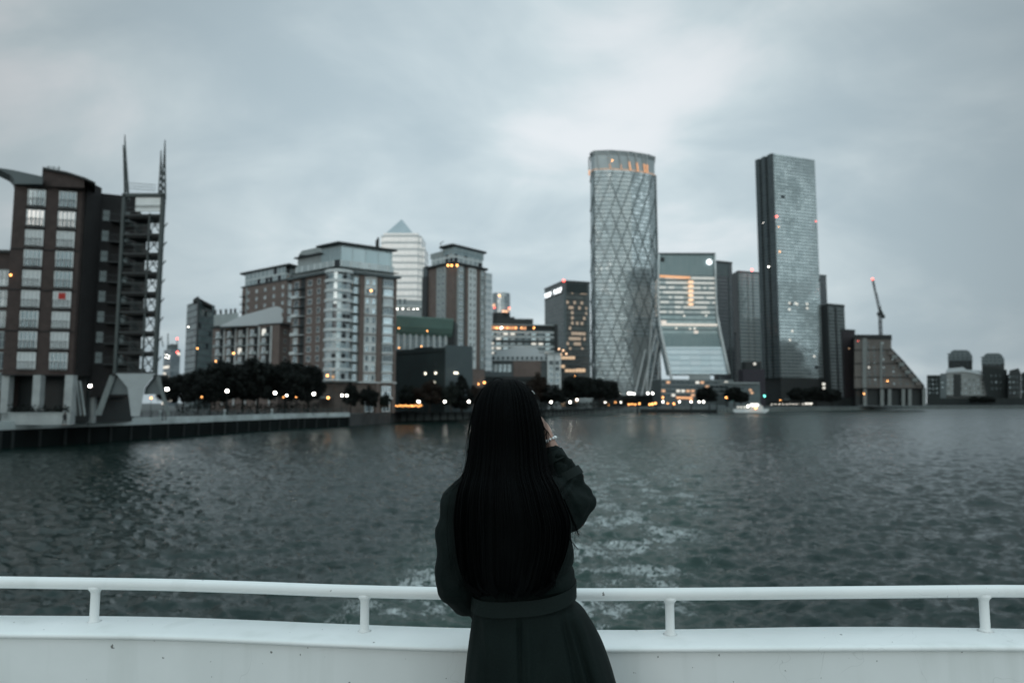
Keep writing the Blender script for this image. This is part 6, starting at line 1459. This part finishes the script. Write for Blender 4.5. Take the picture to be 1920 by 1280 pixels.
    for s in (-1, 1):
        bm = BM(); an = Vector((pv.x+s*.09, 2.10, z(.09))); capsule(bm, an+Vector((0, 0, .16)), an+Vector((0, 0, -.01)), .054, .046); capsule(bm, an+Vector((0, -.015, -.045)), an+Vector((s*.01, .155, -.055)), .043, .033)
        me = fuse(bm, .008, 3, 'boot'); co = getco(me); co[:, 2] = np.maximum(co[:, 2], DECK+.001); setco(me, co); put('boot', me, mat('boot_leather', (.01, .01, .01), .4), per)
woman()
def walker():
    d = 93.2; x = P(123, 755, d).x; base = GZ+.0
    per = thing('person', 'small dark figure walking on the promenade by the planter wall', 'person', (x, d, base)); O = Vector((x, d, base))
    bm = BM(); q = lambda a, b, c: O+Vector((a, b, c))
    ellip(bm, q(.03, 0, 1.60), (.085, .10, .12)); capsule(bm, q(0, 0, 1.38), q(.02, 0, 1.52), .06, .055); capsule(bm, q(-.17, 0, 1.36), q(.17, 0, 1.36), .07, .07); capsule(bm, q(0, 0, 1.3), q(0, 0, .95), .15, .14)
    for s in (-1, 1):
        capsule(bm, q(s*.08, 0, .92), q(s*.08+.10*s, 0, .5), .09, .065); capsule(bm, q(s*.18, 0, .5), q(s*.2-.05, 0, .1), .06, .045); capsule(bm, q(s*.2-.05, 0, .05), q(s*.2+.12, 0, .04), .045, .035)
        capsule(bm, q(s*.2, 0, 1.34), q(s*.24-.02, 0, 1.05), .055, .045); capsule(bm, q(s*.24-.02, 0, 1.05), q(s*.2+.1, 0, .82), .042, .03); ellip(bm, q(s*.2+.12, 0, .76), (.04, .025, .06))
    put('body', fuse(bm, .025, 2, 'body'), SKIN, per)
    bm = BM(); capsule(bm, q(0, 0, 1.35), q(0, 0, .85), .19, .2); capsule(bm, q(-.18, 0, 1.36), q(.18, 0, 1.36), .09, .09)
    for s in (-1, 1): capsule(bm, q(s*.2, 0, 1.34), q(s*.24-.02, 0, 1.05), .08, .07); capsule(bm, q(s*.24-.02, 0, 1.05), q(s*.2+.08, 0, .86), .065, .055)
    put('jacket', fuse(bm, .03, 2, 'jacket'), mat('dark_jacket', (.02, .022, .025), .8), per)
    bm = BM()
    for s in (-1, 1): capsule(bm, q(s*.08, 0, .95), q(s*.18, 0, .5), .11, .085); capsule(bm, q(s*.18, 0, .5), q(s*.2-.05, 0, .12), .08, .065)
    put('trousers', fuse(bm, .03, 2, 'trousers'), mat('dark_jacket', (1, 1, 1)), per)
    bm = BM(); ellip(bm, q(.015, .0, 1.64), (.098, .112, .11)); put('hair', bm, HAIRM, per, smooth=True)
walker()

# ================================================================== OUR BOAT'S STERN
def boat():
    pm = bpy.data.materials.new('white_boat_paint'); pm.use_nodes = True; nt = pm.node_tree; N = nt.nodes; L = nt.links; b = N['Principled BSDF']; b.inputs['Roughness'].default_value = .42
    tc = N.new('ShaderNodeTexCoord')
    def nz(sc, det, vs=(1, 1, 1), dist=0): 
        mp = N.new('ShaderNodeMapping'); L.new(tc.outputs['Object'], mp.inputs[0]); mp.inputs['Scale'].default_value = vs
        t = N.new('ShaderNodeTexNoise'); L.new(mp.outputs[0], t.inputs['Vector']); t.inputs['Scale'].default_value = sc; t.inputs['Detail'].default_value = det; t.inputs['Distortion'].default_value = dist; return t.outputs['Fac']
    def ramp(v, a, c, ca, cb):
        r = N.new('ShaderNodeValToRGB'); L.new(v, r.inputs[0]); r.color_ramp.elements[0].position = a; r.color_ramp.elements[1].position = c; r.color_ramp.elements[0].color = ca; r.color_ramp.elements[1].color = cb; return r.outputs[0]
    def mix(f, a, c):
        m = N.new('ShaderNodeMix'); m.data_type = 'RGBA'; L.new(f, m.inputs[0])
        for k, v in ((6, a), (7, c)):
            if isinstance(v, tuple): m.inputs[k].default_value = v
            else: L.new(v, m.inputs[k])
        return m.outputs[2]
    col = ramp(nz(2.2, 6, (1, 1, 1), .4), .3, .7, (.72, .74, .73, 1), (.81, .825, .82, 1))
    col = mix(ramp(nz(3, 6, (2.5, 2.5, .25)), .55, .8, (0, 0, 0, 1), (.35, .35, .35, 1)), col, (.42, .45, .41, 1))    # run-off grime
    col = mix(ramp(nz(34, 3), .725, .74, (0, 0, 0, 1), (.85, .85, .85, 1)), col, (.10, .095, .085, 1))       # chips
    vo = N.new('ShaderNodeTexVoronoi'); vo.feature = 'DISTANCE_TO_EDGE'; mp = N.new('ShaderNodeMapping'); L.new(tc.outputs['Object'], mp.inputs[0]); mp.inputs['Scale'].default_value = (1.6, 1.6, .8)
    ad = N.new('ShaderNodeVectorMath'); ad.operation = 'ADD'; nv = N.new('ShaderNodeTexNoise'); L.new(tc.outputs['Object'], nv.inputs['Vector']); nv.inputs['Scale'].default_value = 5
    sc = N.new('ShaderNodeVectorMath'); sc.operation = 'SCALE'; L.new(nv.outputs['Color'], sc.inputs[0]); sc.inputs['Scale'].default_value = .45; L.new(mp.outputs[0], ad.inputs[0]); L.new(sc.outputs[0], ad.inputs[1]); L.new(ad.outputs[0], vo.inputs['Vector']); vo.inputs['Scale'].default_value = 2.2
    ln = ramp(vo.outputs['Distance'], .001, .0035, (1, 1, 1, 1), (0, 0, 0, 1)); mk = ramp(nz(1.7, 3), .56, .64, (0, 0, 0, 1), (.28, .28, .28, 1))
    mu = N.new('ShaderNodeMix'); mu.data_type = 'RGBA'; mu.blend_type = 'MULTIPLY'; mu.inputs[0].default_value = 1; L.new(ln, mu.inputs[6]); L.new(mk, mu.inputs[7]); col = mix(mu.outputs[2], col, (.25, .26, .25, 1))
    L.new(col, b.inputs['Base Color']); bp = N.new('ShaderNodeBump'); bp.inputs['Distance'].default_value = .004; bp.inputs['Strength'].default_value = .35; L.new(nz(9, 6, (1, 1, 1), .3), bp.inputs['Height']); L.new(bp.outputs[0], b.inputs['Normal'])
    deckm = mat('deck_paint', (.20, .23, .225), .7, var=.25, scale=2, bump=.2)
    bt = thing('passenger_boat', 'white painted stern of the boat with curved bulwark and low tubular handrail', 'boat', (0, 2.4, 0))
    RZ = 5.30
    def ext(pts, l, r): return [l[3], l[2], l[1], l[0]]+pts+[r[0], r[1], r[2], r[3]]
    rail = [G(a, c, RZ).xy[:] for a, c in ((-160, 1089.5), (0, 1091), (180, 1093.5), (320, 1096), (480, 1101), (640, 1107), (820, 1111.5), (960, 1113.5), (1100, 1114), (1300, 1113), (1500, 1111), (1826, 1107.8), (1920, 1107.8), (2080, 1108.5))]
    rail = ext(rail, [(-2.9, 2.72), (-3.5, 2.45), (-3.75, 1.7), (-3.8, -7)], [(2.9, 2.50), (3.5, 2.2), (3.75, 1.5), (3.8, -7)])
    rail = catmull(rail, 8)
    bm = BM(); tube(bm, [(x, y, RZ) for x, y in rail], .0222, 20); put('handrail', bm, pm, bt, smooth=True)
    d0 = G(960, 1112, RZ).y; LZ = Z(1188.5, d0)
    out = [G(a, c, LZ).xy[:] for a, c in ((-160, 1151.5), (0, 1152), (320, 1155), (640, 1167.5), (870, 1175), (1140, 1178.5), (1300, 1177), (1500, 1173.5), (1650, 1173), (1780, 1174.5), (1920, 1177), (2080, 1179))]
    inn = [G(a, c, LZ).xy[:] for a, c in ((-160, 1186), (0, 1186.5), (320, 1191), (640, 1204.5), (870, 1212), (1140, 1213), (1300, 1212.5), (1500, 1211.5), (1650, 1211), (1780, 1210.5), (1920, 1211), (2080, 1212))]
    out = ext(out, [(-2.9, out[0][1]-.01), (-3.6, 2.52), (-3.86, 1.7), (-3.92, -7)], [(2.9, out[-1][1]-.02), (3.6, 2.28), (3.86, 1.5), (3.92, -7)])
    inn = ext(inn, [(-2.85, inn[0][1]-.01), (-3.42, 2.32), (-3.65, 1.65), (-3.7, -7)], [(2.85, inn[-1][1]-.02), (3.42, 2.08), (3.65, 1.45), (3.7, -7)])
    out = catmull(out, 10); inn = catmull(inn, 10)
    def strip(bm, secs):
        R_ = []
        for (ox, oy), (ix, iy) in zip(out, inn):
            d = Vector((ix-ox, iy-oy)); L_ = d.length; d /= L_
            R_.append([bm.verts.new((ox+d.x*(L_*f+o), oy+d.y*(L_*f+o), zz)) for f, o, zz in secs])
        n = len(secs)
        for i in range(len(R_)-1):
            for k in range(n): j = (k+1) % n; bm.faces.new((R_[i][k], R_[i+1][k], R_[i+1][j], R_[i][j]))
        bm.faces.new(R_[0]); bm.faces.new(R_[-1][::-1]); bmesh.ops.recalc_face_normals(bm, faces=bm.faces[:])
    bm = BM(); strip(bm, [(0, -.004, LZ-.035), (0, -.012, LZ-.020), (0, -.004, LZ-.006), (0, .01, LZ), (.5, 0, LZ+.004), (1, -.022, LZ), (1, -.006, LZ-.004), (1, 0, LZ-.012), (1, -.006, LZ-.020), (1, -.016, LZ-.024)]); put('ledge', bm, pm, bt, smooth=True)
    bm = BM(); strip(bm, [(0, .004, DECK-.9), (0, .004, LZ-.022), (1, -.020, LZ-.022), (1, -.020, DECK-.9)]); put('bulwark', bm, pm, bt, smooth=False)
    bm = BM(); R_ = [[bm.verts.new((x*k, y-(.0 if k == 1 else .35), zz)) for k, zz in ((1.0, DECK-.9), (1.015, DECK-1.0), (1.0, DECK-1.2), (.93, .9), (.85, -.6))] for x, y in out]
    for i in range(len(R_)-1):
        for k in range(4): bm.faces.new((R_[i][k], R_[i+1][k], R_[i+1][k+1], R_[i][k+1]))
    put('hull', bm, pm, bt, smooth=True)
    bm = BM(); f = bm.faces.new([bm.verts.new((x, y, DECK)) for x, y in inn]); bmesh.ops.triangulate(bm, faces=[f]); put('deck', bm, deckm, bt)
    # handrail posts: short tubes with flared welds
    def railpt(px):
        return min(rail, key=lambda q: abs(960+FPX*q[0]/q[1]*CT/(1)*.0+((q[0]/max(q[1], .1))*1280*1.03+960-px)) if q[1] > 1 else 1e9)
    dense = catmull(rail, 4)
    for px, yb in ((181, 1180), (685, 1186), (1255.5, 1190), (1842, 1187), (-330, 1180), (2420, 1188)):
        pyb = 1112 if px > 500 else 1094; g = G(px, pyb, RZ); q = min((p for p in dense if p[1] > 0), key=lambda p: abs(p[0]/p[1]-g.x/g.y))
        bm = BM(); r = .0165
        tube(bm, [(q[0], q[1], RZ-.010), (q[0], q[1], RZ-.021), (q[0], q[1], RZ-.026), (q[0], q[1], RZ-.034), (q[0], q[1], LZ+.014), (q[0], q[1], LZ+.007), (q[0], q[1], LZ+.002)], [.026, .025, .020, r, r, .0185, .028], 20); put('rail_post', bm, pm, bt, smooth=True)
boat()
